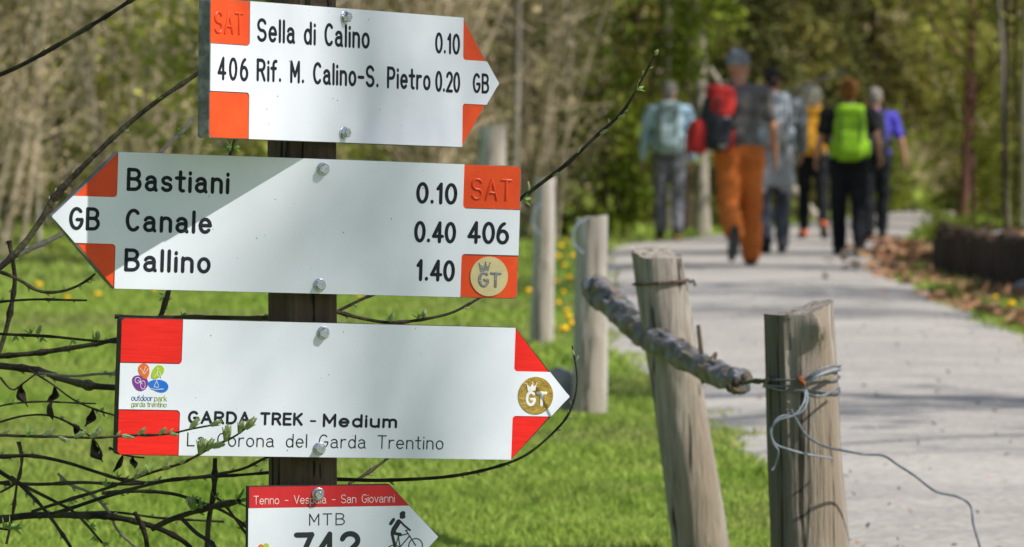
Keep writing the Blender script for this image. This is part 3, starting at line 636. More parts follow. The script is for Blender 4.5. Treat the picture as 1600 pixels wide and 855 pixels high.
# the rail: a bark-covered pole nailed across the leaning post
rail = thing('rail_pole', 'dark bark-covered pole slanting down across the leaning fence post', 'fence rail', at(1165, 598, 6.72))
RP = spline([at(930, 447, 8.05), at(962, 478, 7.9), at(1000, 516, 7.62), at(1040, 541, 7.395), at(1085, 567, 7.15), at(1130, 589, 6.9), at(1160, 598, 6.74)], 16)
mb = MB(); K = len(RP)
def rfn(p, an, i):
    c = RP[i]; k = 1 + .22 * mnoise.noise(Vector((math.cos(an + i * .12) * 1.3, math.sin(an + i * .12) * 1.3, i * .07))) + .26 * mnoise.noise(Vector((math.cos(an - i * .03) * 3.4, math.sin(an - i * .03) * 3.4, i * .13))) + .10 * mnoise.noise(Vector((math.cos(an) * 6, math.sin(an) * 6, i * .5)))
    return c + (p - c) * k
mb.tube(RP, [(.0285 - .0085 * (i / (K - 1))) * (1 if 1 < i < K - 2 else .9) for i in range(K)], 22, fn=rfn)
me = mb.mesh('pole', M['log_bark']); o = link('pole', me, rail, loc=-rail.location)
mb = MB(); mb.tube([at(1091, 508, 7.07), at(1095, 545, 7.07), at(1102, 592, 7.07)], [.0035, .004, .003], 6); ring = []
for i in range(19):
    a = 2 * math.pi * i / 18; c = at(1108, 575, 7.02); ring.append(c + Vector((math.sin(a) * .012, -math.cos(a) * .026, math.cos(a) * .012 + math.sin(a) * .0235)))
mb.tube(ring, .0022, 6); o = link('wire_pin', mb.mesh('wire_pin', M['post_dark']), rail, loc=-rail.location)
mb = MB()
for a, b_, c in ((1150, 597, .010), (1140, 606, .008), (1162, 590, .007)): mb.ball(at(a, b_, 6.70), (c * .8, c * .8, c), 7, 5)
mb.tube([at(1158, 597, 6.72), at(1166, 599, 6.6), at(1180, 594, 6.3), at(1198, 596, 6.16)], .003, 6); mb.tube([at(1158, 600, 6.72), at(1172, 596, 6.5), at(1186, 598, 6.3), at(1200, 592, 6.16)], .0028, 6)
link('tie_wire', mb.mesh('tie_wire', M['board_dark']), rail, loc=-rail.location)
# wire on the nearest post
wire = thing('fence_wire', 'tangled grey wire wound round the nearest post with a long loose end', 'wire', (.478, 6.2, .36))
def wpart(name, P, r, m, k=5, n=6):
    mb = MB(); mb.tube(spline(P, k), r, n); return link(name, mb.mesh(name, m), wire, loc=-wire.location)
cx, cy = .439, 6.2
def ringp(z, rad, a0, a1, tilt=0, n=26): return [(cx + rad * math.cos(R(a0 + (a1 - a0) * i / n)), cy + rad * math.sin(R(a0 + (a1 - a0) * i / n)), z + tilt * math.cos(R(a0 + (a1 - a0) * i / n)) + .002 * math.sin(i)) for i in range(n + 1)]
wpart('wire_ring', ringp(at(0, 596, 6.2).z, 0.0575, 0, 360, .006), .0016, M['zinc_dark'], 2)
wpart('wire_ring', ringp(at(0, 608, 6.2).z, 0.0580, 0, 360, -.004), .0018, M['zinc_dark'], 2)
wpart('wire_ring', ringp(at(0, 586, 6.2).z, 0.0578, 20, 380, .010), .0018, M['zinc_dark'], 2)
D0 = 6.128
wpart('wire_hook', [at(1252, 604, D0), at(1262, 590, D0 - .01), at(1280, 578, D0 - .01), at(1298, 573, D0), at(1314, 572, D0 + .02)], .0016, M['zinc_dark'])
wpart('wire_hook', [at(1254, 606, D0), at(1270, 592, D0 - .015), at(1288, 583, D0 - .01), at(1312, 576, D0 + .02)], .0022, M['wire_pale'])
wpart('wire_hook', [at(1255, 612, D0), at(1275, 620, D0 - .01), at(1295, 615, D0), at(1312, 606, D0 + .02)], .0020, M['zinc_dark'])
wpart('wire_loop', [at(1256, 600, D0), at(1262, 622, D0 - .02), at(1254, 642, D0 - .03), at(1238, 650, D0 - .03), at(1222, 650, D0 - .03), at(1210, 660, D0 - .03), at(1205, 678, D0 - .03), at(1212, 694, D0 - .03), at(1232, 702, D0 - .03), at(1262, 710, D0 - .02), at(1300, 716, D0)], .0015, M['wire_pale'])
wpart('wire_loop', [at(1258, 602, D0), at(1257, 626, D0 - .025), at(1242, 648, D0 - .035), at(1218, 656, D0 - .035), at(1204, 672, D0 - .03), at(1208, 692, D0 - .03), at(1216, 705, D0 - .03), at(1212, 725, D0 - .02), at(1206, 735, D0 - .02)], .0014, M['wire_pale'])
wpart('loose_wire', [at(1236, 640, D0 - .03), at(1248, 662, D0 - .03), at(1262, 682, D0 - .03), at(1290, 698, D0 - .03), at(1318, 704, D0 - .03), at(1350, 710, D0 - .02), at(1380, 712, D0), at(1402, 726, D0 + .01), at(1430, 744, D0 + .02), at(1462, 768, D0 + .02), at(1495, 776, D0 + .02), at(1516, 790, D0 + .02), at(1521, 820, D0 + .01), at(1532, 862, D0), at(1528, 900, D0)], .0019, M['zinc_dark'])
wpart('rusty_nail', [at(1250, 590, D0 + .03), at(1252, 594, D0 - .005), at(1258, 602, D0 - .008)], .0045, M['rust'], 2)
# ring on the leaning post, small loops on the pale posts
tw = thing('wire_ring', 'dark wire tied round the top of the leaning fence post', 'wire', at(1033, 441, 7.5)); mb = MB(); c = at(1033, 441, 7.5)
mb.tube([c + Vector((.0505 * math.cos(2 * math.pi * i / 30), .0505 * math.sin(2 * math.pi * i / 30), .004 * math.cos(2 * math.pi * i / 30))) for i in range(31)], .0027, 6); link('ring', mb.mesh('ring', M['post_dark']), tw, loc=-tw.location)
mb = MB(); mb.tube([c + Vector((.052, -.012, 0)), c + Vector((.058, -.02, .004)), c + Vector((.062, -.01, -.006))], .0027, 6); link('twisted_end', mb.mesh('twisted_end', M['post_dark']), tw, loc=-tw.location)
for lab, px, py, dd_ in (('pale wire loop hanging on the bleached fence post', 897, 372, 12.03), ('pale wire loop hanging on the farthest brown fence post', 834, 345, 16.8)):
    k = dd_ / FPX; c = at(px, py, dd_); mb = MB()
    mb.tube(spline([c + Vector((14 * k, -.01, 28 * k)), c + Vector((2 * k, -.02, 18 * k)), c + Vector((-3 * k, -.02, 0)), c + Vector((3 * k, -.02, -14 * k)), c + Vector((14 * k, -.01, -24 * k))], 5), .0035, 6)
    t_ = tag(link('wire_loop', mb.mesh('wire_loop', M['wire_pale'])), lab, 'wire')
    mb = MB(); 
# pale boulder behind the tip of the third sign
bo = MB(); bo.ball((0, 0, 0), 1, 28, 20)
bv = []
for p in bo.v:
    p = Vector(p); k = 1 + .28 * mnoise.noise(p * 1.3) + .12 * mnoise.noise(p * 3.5); bv.append((p.x * .075 * k, p.y * .07 * k, p.z * .085 * k))
bo.v = bv; c = at(880, 612, 12.2); tag(link('boulder', bo.mesh('boulder', M['stone']), loc=(c.x, c.y, .05)), 'pale rough stone at the foot of the bleached fence post', 'stone')

# ------------------------------------------------------------ retaining wall of upright logs, stones on the bank
rw = thing('log_retaining_wall', 'low dark wall of upright logs holding the bank right of the path', 'retaining wall', (3.2, 26, 0))
lg = MB(); V = []
lg.tube([(0, 0, -.1), (0, 0, .2), (0, 0, .455), (0, 0, .47)], [.082, .08, .076, .060], 9, jit=.06); lgm = [lg.mesh('log', M['bark_dark'])]
lg = MB(); lg.tube([(0, 0, -.1), (0, 0, .25), (0, 0, .49), (0, 0, .505)], [.07, .074, .070, .05], 9, jit=.08); lgm.append(lg.mesh('log', mat('brown_log', (.075, .042, .025), (.045, .032, .022), 9, .9, .8, stretch=(1, 1, .3))))
wy = []; y = 9.0
while y < 29.7: wy.append((3.16 + .02 * math.sin(y), y)); y += .158
for k in range(7): wy.append((3.18 + .15 * k, 29.85 + .16 * k))
for k, (x, y) in enumerate(wy):
    link('log', lgm[int(k * 7.3) % 3 == 0], rw, (x - 3.2 + random.uniform(-.012, .012), y - 26, random.uniform(-.19, -.10)), (random.uniform(-.03, .03), random.uniform(-.03, .03), random.uniform(0, 6)))
st_me = []
for s_ in range(3):
    mb = MB(); mb.ball((0, 0, 0), (1, .8, .6), 12, 8); mb.v = [tuple(Vector(p) * (1 + .25 * mnoise.noise(Vector(p) * 1.5 + Vector((s_ * 7, 0, 0))))) for p in mb.v]; st_me.append(mb.mesh('stone', M['stone']))
for k, (px, y, s_) in enumerate(((1590, 27, .14), (1560, 29, .10), (1540, 30, .07), (1516, 36, .12), (1600, 33, .12), (1575, 35, .1), (1612, 24, .12), (1550, 40, .13), (1585, 42, .15))):
    x = (px - 800) / FPX * y; tag(link('stone', st_me[k % 3], None, (x, y, gh(x, y) + s_ * .3), (0, 0, k), s_), 'pale rounded stone lying on the bank behind the log wall', 'stone', 'stones on the bank behind the log wall')
#__PART3__
# ------------------------------------------------------------ trees and thickets
random.seed(8); rng = np.random.default_rng(8)
def limb_path(p, d, L, k=6, bend=.25, grav=0):
    P = [Vector(p)]; d = Vector(d).normalized()
    for i in range(k):
        d = (d + Vector((random.uniform(-bend, bend), random.uniform(-bend, bend), random.uniform(-bend, bend) + grav))).normalized(); P.append(P[-1] + d * (L / k))
    return P
def proto_shrub(nst, H, twigs, leaves, lsize, bark, leafm, spread=.8, r0=.03, lowest=.05, name='shrub'):
    "many-stemmed thicket shrub: stems with twigs, and a cloud of small leaves along the twigs"
    wood_ = MB(); pts = []
    for s_ in range(nst):
        a = random.uniform(0, 6.28); b = Vector((math.cos(a), math.sin(a), 0)) * random.uniform(.05, .45) * spread
        h = H * random.uniform(.65, 1.05); P = limb_path(b, (math.cos(a) * .22 * spread, math.sin(a) * .22 * spread, 1), h, 8, .10)
        r = r0 * random.uniform(.6, 1.2); wood_.tube(P, [r * (1 - .1 * i) for i in range(9)], 5, cap=False)
        for q in range(twigs):
            f = random.uniform(lowest, 1) * 7.99; i = int(f); c = P[i].lerp(P[i + 1], f - i); an = random.uniform(0, 6.28)
            T = limb_path(c, (math.cos(an), math.sin(an), random.uniform(.2, 1.3)), random.uniform(.4, 1.3) * H / 5, 4, .3)
            wood_.tube(T, [.009, .007, .006, .005, .004], 3, cap=False); pts += T[1:]
    P = np.array([tuple(p) for p in pts]); idx = rng.integers(0, len(P), leaves); C = P[idx] + rng.normal(scale=.09, size=(leaves, 3))
    C = C[C[:, 2] > .03]
    Q, F = leaf_quads(C, lsize)
    return wood_.mesh('stems', bark), mesh_arr('foliage', Q, F, [leafm])
def proto_evergreen(H, R0, n, lsize, bark, leafm, droop=-.12, low=.25, whorl=95):
    tr = MB(); P = limb_path((0, 0, -.1), (0, 0, 1), H, 10, .03); tr.tube(P, [.16 * (1 - .085 * i) for i in range(11)], 8, cap=False); pts = []; wts = []
    for q in range(whorl):
        f = low / H + (1 - low / H) * (q / whorl) ** 1.2; c = P[min(int(f * 10), 9)].lerp(P[min(int(f * 10) + 1, 10)], f * 10 % 1); an = q * 2.4 + random.uniform(-.4, .4)
        L_ = R0 * (1.02 - f) * random.uniform(.55, 1.15) + .2
        T = limb_path(c, (math.cos(an), math.sin(an), .25), L_, 6, .13, droop); tr.tube(T, [.03, .024, .018, .014, .01, .007, .004], 4, cap=False)
        for i in range(1, 7):
            pts.append(T[i]); wts.append(.4 + i * .25)
            for k in range(3): pts.append(T[i] + Vector((random.gauss(0, .16), random.gauss(0, .16), random.gauss(-.10, .10))) * (L_ / 1.6)); wts.append(1)
    P_ = np.array([tuple(p) for p in pts]); wts = np.array(wts); idx = rng.choice(len(P_), n, p=wts / wts.sum())
    C = P_[idx] + rng.normal(scale=.085, size=(n, 3)); C = C[C[:, 2] > .04]; Q, F = leaf_quads(C, lsize, .7, 2.2)
    return tr.mesh('trunk', bark), mesh_arr('foliage', Q, F, [leafm])
def proto_tree(H, r0, bark, leafm, nleaf, low=3.2, lsize=.08, nl=26, bend=.05, reach=2.6):
    tr = MB(); P = limb_path((0, 0, -.15), (0, 0, 1), H, 14, bend); tr.tube(P, [r0 * (1.25 if i == 0 else 1 - .062 * i) for i in range(15)], 12, cap=False, fn=lambda p, a, i: p + Vector((math.cos(a), math.sin(a), 0)) * (r0 * .10 * mnoise.noise(Vector((math.cos(a) * 2, math.sin(a) * 2, i * .9)))))
    pts = []
    for q in range(nl):
        f = low / H + (1 - low / H) * random.random() ** .8; k = f * 14; i = min(int(k), 13); c = P[i].lerp(P[i + 1], k - i); an = random.uniform(0, 6.28)
        T = limb_path(c, (math.cos(an), math.sin(an), .6), reach * (1.15 - f) * random.uniform(.6, 1.3) + .5, 6, .22); rr_ = r0 * .46 * (1.1 - f); tr.tube(T, [rr_ * (1 - .14 * j) for j in range(7)], 5, cap=False)
        for m_ in range(7):
            j = random.randint(2, 5); U = limb_path(T[j], (random.gauss(0, 1), random.gauss(0, 1), .5), random.uniform(.4, 1.1), 4, .3); tr.tube(U, [.010, .009, .007, .005, .003], 3, cap=False); pts += U[1:]
    P_ = np.array([tuple(p) for p in pts]); idx = rng.integers(0, len(P_), nleaf); C = P_[idx] + rng.normal(scale=.10, size=(nleaf, 3)); Q, F = leaf_quads(C, lsize)
    return tr.mesh('trunk', bark), mesh_arr('crown', Q, F, [leafm])
SH = {
 'tan': [proto_shrub(17, 5.2, 14, 6500, .030, M['stem_tan'], M['leaves_tan']) for _ in range(2)],
 'yellow': [proto_shrub(11, 4.6, 12, 10500, .05, M['stem_tan'], M['leaves_yellow'], lowest=.02) for _ in range(2)],
 'green': [proto_shrub(10, 4.2, 14, 8000, .062, M['bark_dark'], M['leaves_green'], 1.2, lowest=.02) for _ in range(2)],
 'bare': [proto_shrub(12, 4.6, 20, 500, .05, M['twig_grey'], M['leaves_tan']) for _ in range(2)],
 'ever': [proto_evergreen(9, 2.3, 24000, .055, M['bark_dark'], M['needles']) for _ in range(2)],
 'dark': [proto_evergreen(8, 2.0, 15000, .06, M['bark_dark'], M['needles_dark']) for _ in range(2)],
}
LAB = {
 'tan': ('thicket_shrub', 'shrub', 'thin tan shrub with catkins', 'tan shrubs'),
 'yellow': ('leafing_shrub', 'shrub', 'shrub with yellow green leaves', 'yellow green shrubs'),
 'green': ('green_bush', 'bush', 'bright green bush', 'green bushes'),
 'bare': ('bare_shrub', 'shrub', 'bare grey twiggy shrub', 'bare grey shrubs'),
 'ever': ('evergreen_tree', 'tree', 'olive conifer', 'olive conifers'),
 'dark': ('dark_evergreen_tree', 'tree', 'dark green conifer', 'dark conifers')}
roots = {}
def zone(x, y):
    q = x / y; z = 'at the far left side' if q < -.13 else 'at the far right side' if q > .13 else 'left of the arrow tip of the second sign' if q < -.112 else 'between the second sign tip and the top sign' if q < -.075 else 'behind the signs' if q < -.005 else 'between the top sign and the left hiker' if q < .035 else 'behind the group of hikers' if q < .095 else 'right of the path bend'
    return z + (', front rank' if y < 47 or (q > -.005 and y < 62) else ', middle rank' if y < 72 else ', far rank')
def put(kind, x, y, s_=1.0):
    nm, cat, lab, grp = LAB[kind]; k = random.randint(0, 1); zn = zone(x, y); lab = lab + ' ' + zn; grp = grp + ' ' + zn
    if (kind, k) not in roots:
        t = thing(nm, lab, cat, (x, y, gh(x, y) - .03), (0, 0, random.uniform(0, 6)), grp); t.scale = (s_,) * 3
        a, b_ = SH[kind][k]; link('trunk' if kind in ('ever', 'dark') else 'stems', a, t); link('foliage', b_, t); roots[(kind, k)] = t
    else: clone(roots[(kind, k)], (x, y, gh(x, y) - .03), random.uniform(0, 6.28), s_, lab, grp)
def clear(x, y):
    l = np.interp(y, LY, LX); r = np.interp(y, RY, RX)
    if y < 92 and l - 1.2 < x < r + .9: return False
    return True
def pick(tab):
    u = random.random(); s_ = 0
    for k, p in tab:
        s_ += p
        if u < s_: return k
    return tab[-1][0]
rows_ = [(34.5, .04), (39, .026), (44, .024), (50, .024), (57, .022), (66, .019), (76, .018), (88, .016), (100, .018), (114, .022)]
for yy, st_ in rows_:
    r = -.165
    while r < .165:
        r += st_ * random.uniform(.7, 1.3); y = yy + random.uniform(-2.5, 2.5); x = r * y
        if not clear(x, y): continue
        if r < -.045: tab = (('tan', .28), ('yellow', .50), ('bare', .12), ('green', .10)); ok = True
        elif r < .006: tab = (('tan', .42), ('bare', .22), ('yellow', .36)); ok = yy > 42
        elif r < .042: tab = (('dark', .36), ('green', .38), ('tan', .08), ('yellow', .10), ('ever', .08)); ok = yy > 49
        elif r < .088: tab = (('ever', .58), ('dark', .3), ('green', .12)); ok = yy > 60
        elif r < .112: tab = (('ever', .5), ('yellow', .25), ('dark', .25)); ok = yy > 74
        else: tab = (('yellow', .40), ('ever', .28), ('tan', .2), ('green', .12)); ok = yy > 48
        px_ = x / y * FPX + 800
        if any(a < px_ < b_ and y < c for a, b_, c in ((985, 1175, 57), (1430, 1560, 63), (1540, 1660, 54))): ok = False
        if ok: put(pick(tab), x, y, random.uniform(.8, 1.2))
# undergrowth covering the wooded bank: brambles, ivy and seedlings nobody could count
n_ = 120000; uy = 36 + 95 * rng.uniform(0, 1, n_) ** 1.1; ux = rng.uniform(-.19, .19, n_) * uy; hgt_ = hill(ux, uy); kk = (hgt_ > .35) & (hgt_ < 16); ux, uy, hgt_ = ux[kk], uy[kk], hgt_[kk]
up_ = np.clip(np.sin(ux * 1.7 + np.sin(uy * .9) * 2) * np.sin(uy * 1.3 + ux), 0, 1) * .9
Q, F = leaf_quads(np.stack([ux, uy, hgt_ + rng.uniform(0, 1, len(ux)) * (.15 + up_)], 1), .065, .8); half = len(F) // 2
mi_ = (np.sin(ux * .9 + uy * .35) + rng.normal(size=len(ux)) * .7 > .1).astype(np.int32)
tag(link('undergrowth', mesh_arr('undergrowth', Q, F, [M['leaves_tan'], M['leaves_green']], midx=mi_)), 'low tangled undergrowth covering the wooded bank', 'undergrowth', None, 'stuff')
# single trunks that show
def one_tree(name, lab, px, wpx, y, bark, leafm, H=11, nleaf=3000, low=3.4, lean=(0, 0), bend=.035, x=None, r=None, **k):
    x = (px - 800) / FPX * y if x is None else x; r = wpx / 2 / FPX * y if r is None else r
    a, b_ = proto_tree(H, r, bark, leafm, nleaf, low, bend=bend, **k); t = thing(name, lab, 'tree', (x, y, gh(x, y)), (lean[0], lean[1], random.uniform(0, 6)))
    link('trunk', a, t); link('crown', b_, t)
one_tree('broadleaf_tree', 'pale grey trunk rising just behind the gap between the blue shirted and orange trousered hikers', 1096, 26, 50, M['bark_pale'], M['leaves_yellow'])
one_tree('broadleaf_tree', 'dark trunk left of the pale one behind the first hiker', 1074, 20, 51.5, M['bark_dark'], M['leaves_green'])
one_tree('broadleaf_tree', 'thin pale trunk in the dark wood above the bleached fence post', 884, 13, 57, M['bark_pale'], M['leaves_green'])
one_tree('broadleaf_tree', 'brown trunk above the left hiker, between the dark wood and the pale trunk', 1046, 15, 53, M['bark_grey'], M['leaves_green'])
one_tree('red_barked_tree', 'reddish brown trunk right of where the path bends out of sight', 1503, 17, 60, M['bark_red'], M['leaves_yellow'], low=1.2, nleaf=5000, bend=.07)
one_tree('red_barked_tree', 'second, thinner reddish trunk beside the path bend', 1522, 9, 58, M['bark_red'], M['leaves_yellow'], low=1.2, nleaf=4000, bend=.07)
one_tree('young_tree', 'slim dark tree on the bank right behind the log wall', 1572, 9, 30, M['bark_dark'], M['leaves_green'], H=6, nleaf=1200, low=1.6, lsize=.05, reach=1.2)
one_tree('broadleaf_tree', 'tall slim grey trunk at the top right corner of the view', 1573, 10, 46, M['bark_grey'], M['leaves_yellow'], low=3.5)
one_tree('broadleaf_tree', 'grey trunk at the right edge of the view', 1597, 9, 45, M['bark_grey'], M['leaves_yellow'], low=3.5)
one_tree('broadleaf_tree', 'thin dark trunk between the two grey ones at the right edge', 1586, 7, 48, M['bark_dark'], M['leaves_green'], low=3.5)
one_tree('broadleaf_tree', 'leaning dark stem in the middle of the left thicket', 135, 15, 38, M['bark_dark'], M['leaves_yellow'], lean=(0, R(-14)), low=2.4, H=8)
one_tree('broadleaf_tree', 'pale slender trunk in the left thicket near the frame edge', 62, 9, 37, M['bark_pale'], M['leaves_yellow'], low=2.2, H=8)
one_tree('broadleaf_tree', 'grey slender trunk of the left thicket below the upper branch', 190, 10, 40, M['bark_grey'], M['leaves_yellow'], low=2.2, H=8)
one_tree('broadleaf_tree', 'grey brown trunk seen beside the tip of the top sign', 800, 15, 44, M['bark_grey'], M['leaves_tan'], low=2.2, H=8)
for i, (px, py, dx, dz, d) in enumerate(((1225, 142, 1.0, .33, 60), (1130, 130, -.55, .75, 57))):
    c = at(px, py, d); z0 = gh(c.x, d); base = Vector((c.x - dx * (c.z - z0) / dz, d, z0 - .05)); P = spline([base, base.lerp(c, .55) + Vector((0, 0, -.12)), c + Vector((dx, 0, dz)) * .9], 5); mb = MB(); mb.tube(P, [.06 - .003 * j for j in range(len(P))], 7)
    me_ = mb.mesh('dead_trunk', M['bark_pale']); me_.transform(Matrix.Translation(-base)); tag(link('dead_tree', me_, loc=base), ('pale leaning dead stem above the grey haired hiker', 'pale dead stem leaning left behind the grey capped hiker')[i], 'dead tree')
for i, (px, y, s_) in enumerate(((1480, 31.6, .13), (1508, 29.5, .11), (1462, 33.5, .09), (1392, 84, .5))):
    x = (px - 800) / FPX * y; a, b_ = SH['green'][i % 2]; t = thing('green_plant', ('low green plant at the far end of the dark log wall', 'small green plant leaning on the log wall', 'green seedling growing in the dry leaf drift', 'green bush on the grass where the path bends away')[i], 'plant', (x, y, gh(x, y))); t.scale = (s_,) * 3
    link('stems', a, t); link('foliage', b_, t)
# trees right of the frame, whose bare crowns stripe the path with shade
for i, (x, y, H_) in enumerate(((9.0, 9.0, 11), (11.5, 16.5, 12), (8.2, 21.0, 10), (12.5, 27, 13), (9.5, 33.5, 11), (8.6, 41, 11), (8.3, 1.0, 11.5), (6.3, 23.5, 10), (6.9, 29.5, 11), (7.4, 36, 10))):
    one_tree('bare_tree', ('bare tree nearest the first fence post, right of the path', 'second bare tree up the right side of the path', 'bare tree opposite the log wall', 'tall bare tree behind the log wall', 'bare tree behind the leaf drift', 'bare tree right of the hikers', 'bare tree beside the near end of the path', 'bare tree close to the right verge before the log wall', 'bare tree on the bank above the log wall', 'bare tree on the verge beyond the log wall')[i], 0, 0, y, M['bark_grey'], M['leaves_yellow'], x=x, r=.17, H=H_, nleaf=(1300 if i != 6 else 400), low=(2.2 if i != 6 else 4), nl=(34 if i != 6 else 24), reach=3.2)
# ------------------------------------------------------------ the hikers
SK = mat('skin', (.52, .27, .18), (.46, .23, .15), 20, .55, .1)
def cloth(name, a, b_=None, sc_=12, lo=.4, hi=.6): return mat(name, a, b_ or tuple(x * .85 for x in a), sc_, .9, .25, lo=lo, hi=hi, bscale=150)
C_ = dict(blueshirt=cloth('light_blue_cloth', (.42, .58, .70)), greytee=cloth('charcoal_marl', (.10, .095, .09), (.15, .14, .13)), camo=cloth('pale_grey_print', (.42, .43, .44), (.12, .125, .13), 22, .47, .53), tee=cloth('black_tee', (.02, .02, .022)), violet=cloth('violet_cloth', (.085, .07, .50)),
  white=cloth('white_sleeves', (.62, .64, .72)), greytr=cloth('grey_trousers', (.20, .20, .22), (.10, .10, .11), 5), orange=cloth('orange_trousers', (.62, .17, .03), (.5, .13, .025), 6), black=cloth('black_trousers', (.010, .011, .014)), darkgrey=cloth('dark_grey_tights', (.055, .06, .075), (.12, .125, .14), 8),
  shoe=cloth('dark_shoe', (.03, .028, .026)), shoeor=cloth('orange_shoe', (.55, .13, .05)), shoeye=cloth('ochre_shoe', (.42, .28, .03)), sole=cloth('rubber_sole', (.05, .048, .045)), cap=cloth('grey_wool', (.17, .18, .20), (.24, .25, .27)), hgrey=mat('grey_hair', (.30, .27, .24), (.2, .17, .15), 60, .7, .5), hblond=mat('ash_blond_hair', (.50, .46, .38), (.34, .31, .25), 60, .7, .5),
  hred=mat('auburn_hair', (.26, .10, .02), (.16, .06, .015), 60, .6, .5), hdark=mat('dark_hair', (.03, .022, .02), None, 60, .6, .5), jacket=cloth('pale_grey_jacket', (.42, .42, .43), (.3, .3, .31), 6), jdark=cloth('dark_jacket', (.05, .05, .055)), pgreen=cloth('lime_pack', (.22, .44, .015), (.28, .50, .03)), pgrey=cloth('grey_green_pack', (.24, .32, .33), (.32, .41, .42)),
  pred=cloth('red_pack', (.50, .035, .03)), pdark=cloth('dark_pack', (.04, .042, .048)), pamber=cloth('amber_pack', (.68, .33, .03)), psilver=cloth('silver_pack', (.42, .46, .50), (.3, .33, .37)), pnavy=cloth('navy_pack', (.03, .035, .08)), coral=cloth('coral_cloth', (.72, .09, .06)), plight=cloth('light_mesh', (.45, .44, .42)))
def person(spec):
    H = spec['H']; k = H / 1.75; g = spec.get('girth', 1.0); px, y = spec['px'], spec['y']; x = (px - 800) / FPX * y
    t = thing('person', spec['label'], 'person', (x, y, 0), (0, 0, R(spec.get('face', 0))), 'hikers walking away on the path')
    V3 = lambda a, b_, c: Vector((a, b_, c)) * k
    J = {}; hipz = .90
    for s_, nm in ((-1, 'L'), (1, 'R')):
        a, kn = spec['leg' + nm]; a1 = R(a); a2 = R(a - kn)
        hp = Vector((s_ * .088, 0, hipz)); kneep = hp + Vector((s_ * .012, math.sin(a1) * .43, -math.cos(a1) * .43)); ank = kneep + Vector((0, math.sin(a2) * .41, -math.cos(a2) * .41))
        ft = R(min(10, a - kn) * .9 + spec.get('toe' + nm, 0)); td = Vector((s_ * .12, math.cos(ft), math.sin(ft))); hd = Vector((0, math.sin(ft), -math.cos(ft)))
        J['hip' + nm], J['knee' + nm], J['ank' + nm], J['toe' + nm], J['heel' + nm], J['fd' + nm], J['sd' + nm] = hp, kneep, ank, ank + td * .17 + hd * .055, ank - td * .05 + hd * .055, td, hd
    low = min(min(J['toe' + n].z, J['heel' + n].z) for n in 'LR') - .03
    for q in J:
        if q[:2] not in ('fd', 'sd'): J[q] = J[q] - Vector((0, 0, low))
    dz = hipz - low - hipz; lean = R(spec.get('lean', 4))
    def up(a, b_, z): z2 = z - .93; return Vector((a, b_ + math.sin(lean) * z2, hipz - low + .03 + math.cos(lean) * z2))
    for s_, nm in ((-1, 'L'), (1, 'R')):
        sw, out, el = spec['arm' + nm]; sh = up(s_ * .185 * g, 0, 1.415); d1 = Vector((s_ * math.sin(R(out)), math.sin(R(sw)), -math.cos(R(sw)) * math.cos(R(out)))).normalized()
        d2 = Vector((s_ * math.sin(R(out - 6)), math.sin(R(sw + el)), -math.cos(R(sw + el)))).normalized(); e = sh + d1 * .29; w_ = e + d2 * .25
        J['sh' + nm], J['el' + nm], J['wr' + nm], J['hd' + nm] = sh, e, w_, d2
    hyaw = R(spec.get('headyaw', 0)); hp0 = up(0, .015, 1.62) + Vector((0, .01, 0)); Rz = Matrix.Rotation(hyaw, 3, 'Z') @ Matrix.Rotation(R(-spec.get('nod', 4)), 3, 'X')
    # body: one continuous surface
    mb = MB()
    def cap(P, r, n=12): mb.tube([p * k for p in P], [q * k for q in r], n); [mb.ball(p * k, q * k * .99, 10, 7) for p, q in zip(P, r)]
    def ball(c, r, rot=None): mb.ball(c * k, tuple(q * k for q in r), 14, 10, rot)
    ball(up(0, 0, .95), (.155 * g, .105, .12)); ball(up(0, 0, 1.12), (.135 * g, .095, .17)); ball(up(0, .005, 1.30), (.160 * g, .108, .19)); cap([up(-.15 * g, 0, 1.41), up(0, 0, 1.43), up(.15 * g, 0, 1.41)], [.058, .07, .058])
    cap([up(0, 0, 1.42), up(0, .01, 1.55)], [.062, .055])
    hq = lambda a, b_, c: hp0 + Rz @ Vector((a, b_, c))
    ball(hq(0, -.008, .03), (.084, .102, .106), Rz); ball(hq(0, .03, -.05), (.064, .066, .066), Rz)
    cap([hq(0, .083, .01), hq(0, .106, -.028)], [.010, .014], 8); cap([hq(-.018, .083, -.060), hq(.018, .083, -.060)], [.011, .011], 8)
    for s_ in (-1, 1): ball(hq(s_ * .079, -.005, -.01), (.012, .022, .033), Rz)
    for nm, s_ in (('L', -1), ('R', 1)):
        cap([J['hip' + nm], J['hip' + nm].lerp(J['knee' + nm], .5), J['knee' + nm]], [.088 * g, .070, .054]); cap([J['knee' + nm], J['knee' + nm].lerp(J['ank' + nm], .35), J['ank' + nm]], [.053, .055, .036])
        cap([J['ank' + nm], J['ank' + nm] + J['fd' + nm] * .1 + J['sd' + nm] * .045], [.036, .032])
        cap([J['sh' + nm], J['el' + nm]], [.052, .040]); cap([J['el' + nm], J['wr' + nm]], [.040, .026])
        d = J['hd' + nm]; wr = J['wr' + nm]; fw = (Vector((0, 1, 0)) - d * d.y).normalized(); sd = d.cross(fw)
        mrot = Matrix((sd, fw, d)).transposed(); ball(wr + d * .05, (.016, .040, .052), mrot)
        for i, (o_, L_) in enumerate(((.028, .062), (.010, .072), (-.009, .066), (-.027, .052))):
            a = wr + d * .085 + fw * o_; m1 = a + d * L_ * .5 - sd * s_ * .010; m2 = m1 + d * L_ * .38 - sd * s_ * .026; cap([a - d * .02, a, m1, m2], [.0105, .0105, .0098, .0088], 7)
        cap([wr + d * .03 + fw * .03, wr + d * .06 + fw * .054 - sd * s_ * .01, wr + d * .088 + fw * .056 - sd * s_ * .022], [.013, .011, .010], 7)
    link('body', remesh(mb, 'body', SK, .0095 * k, 2), t)
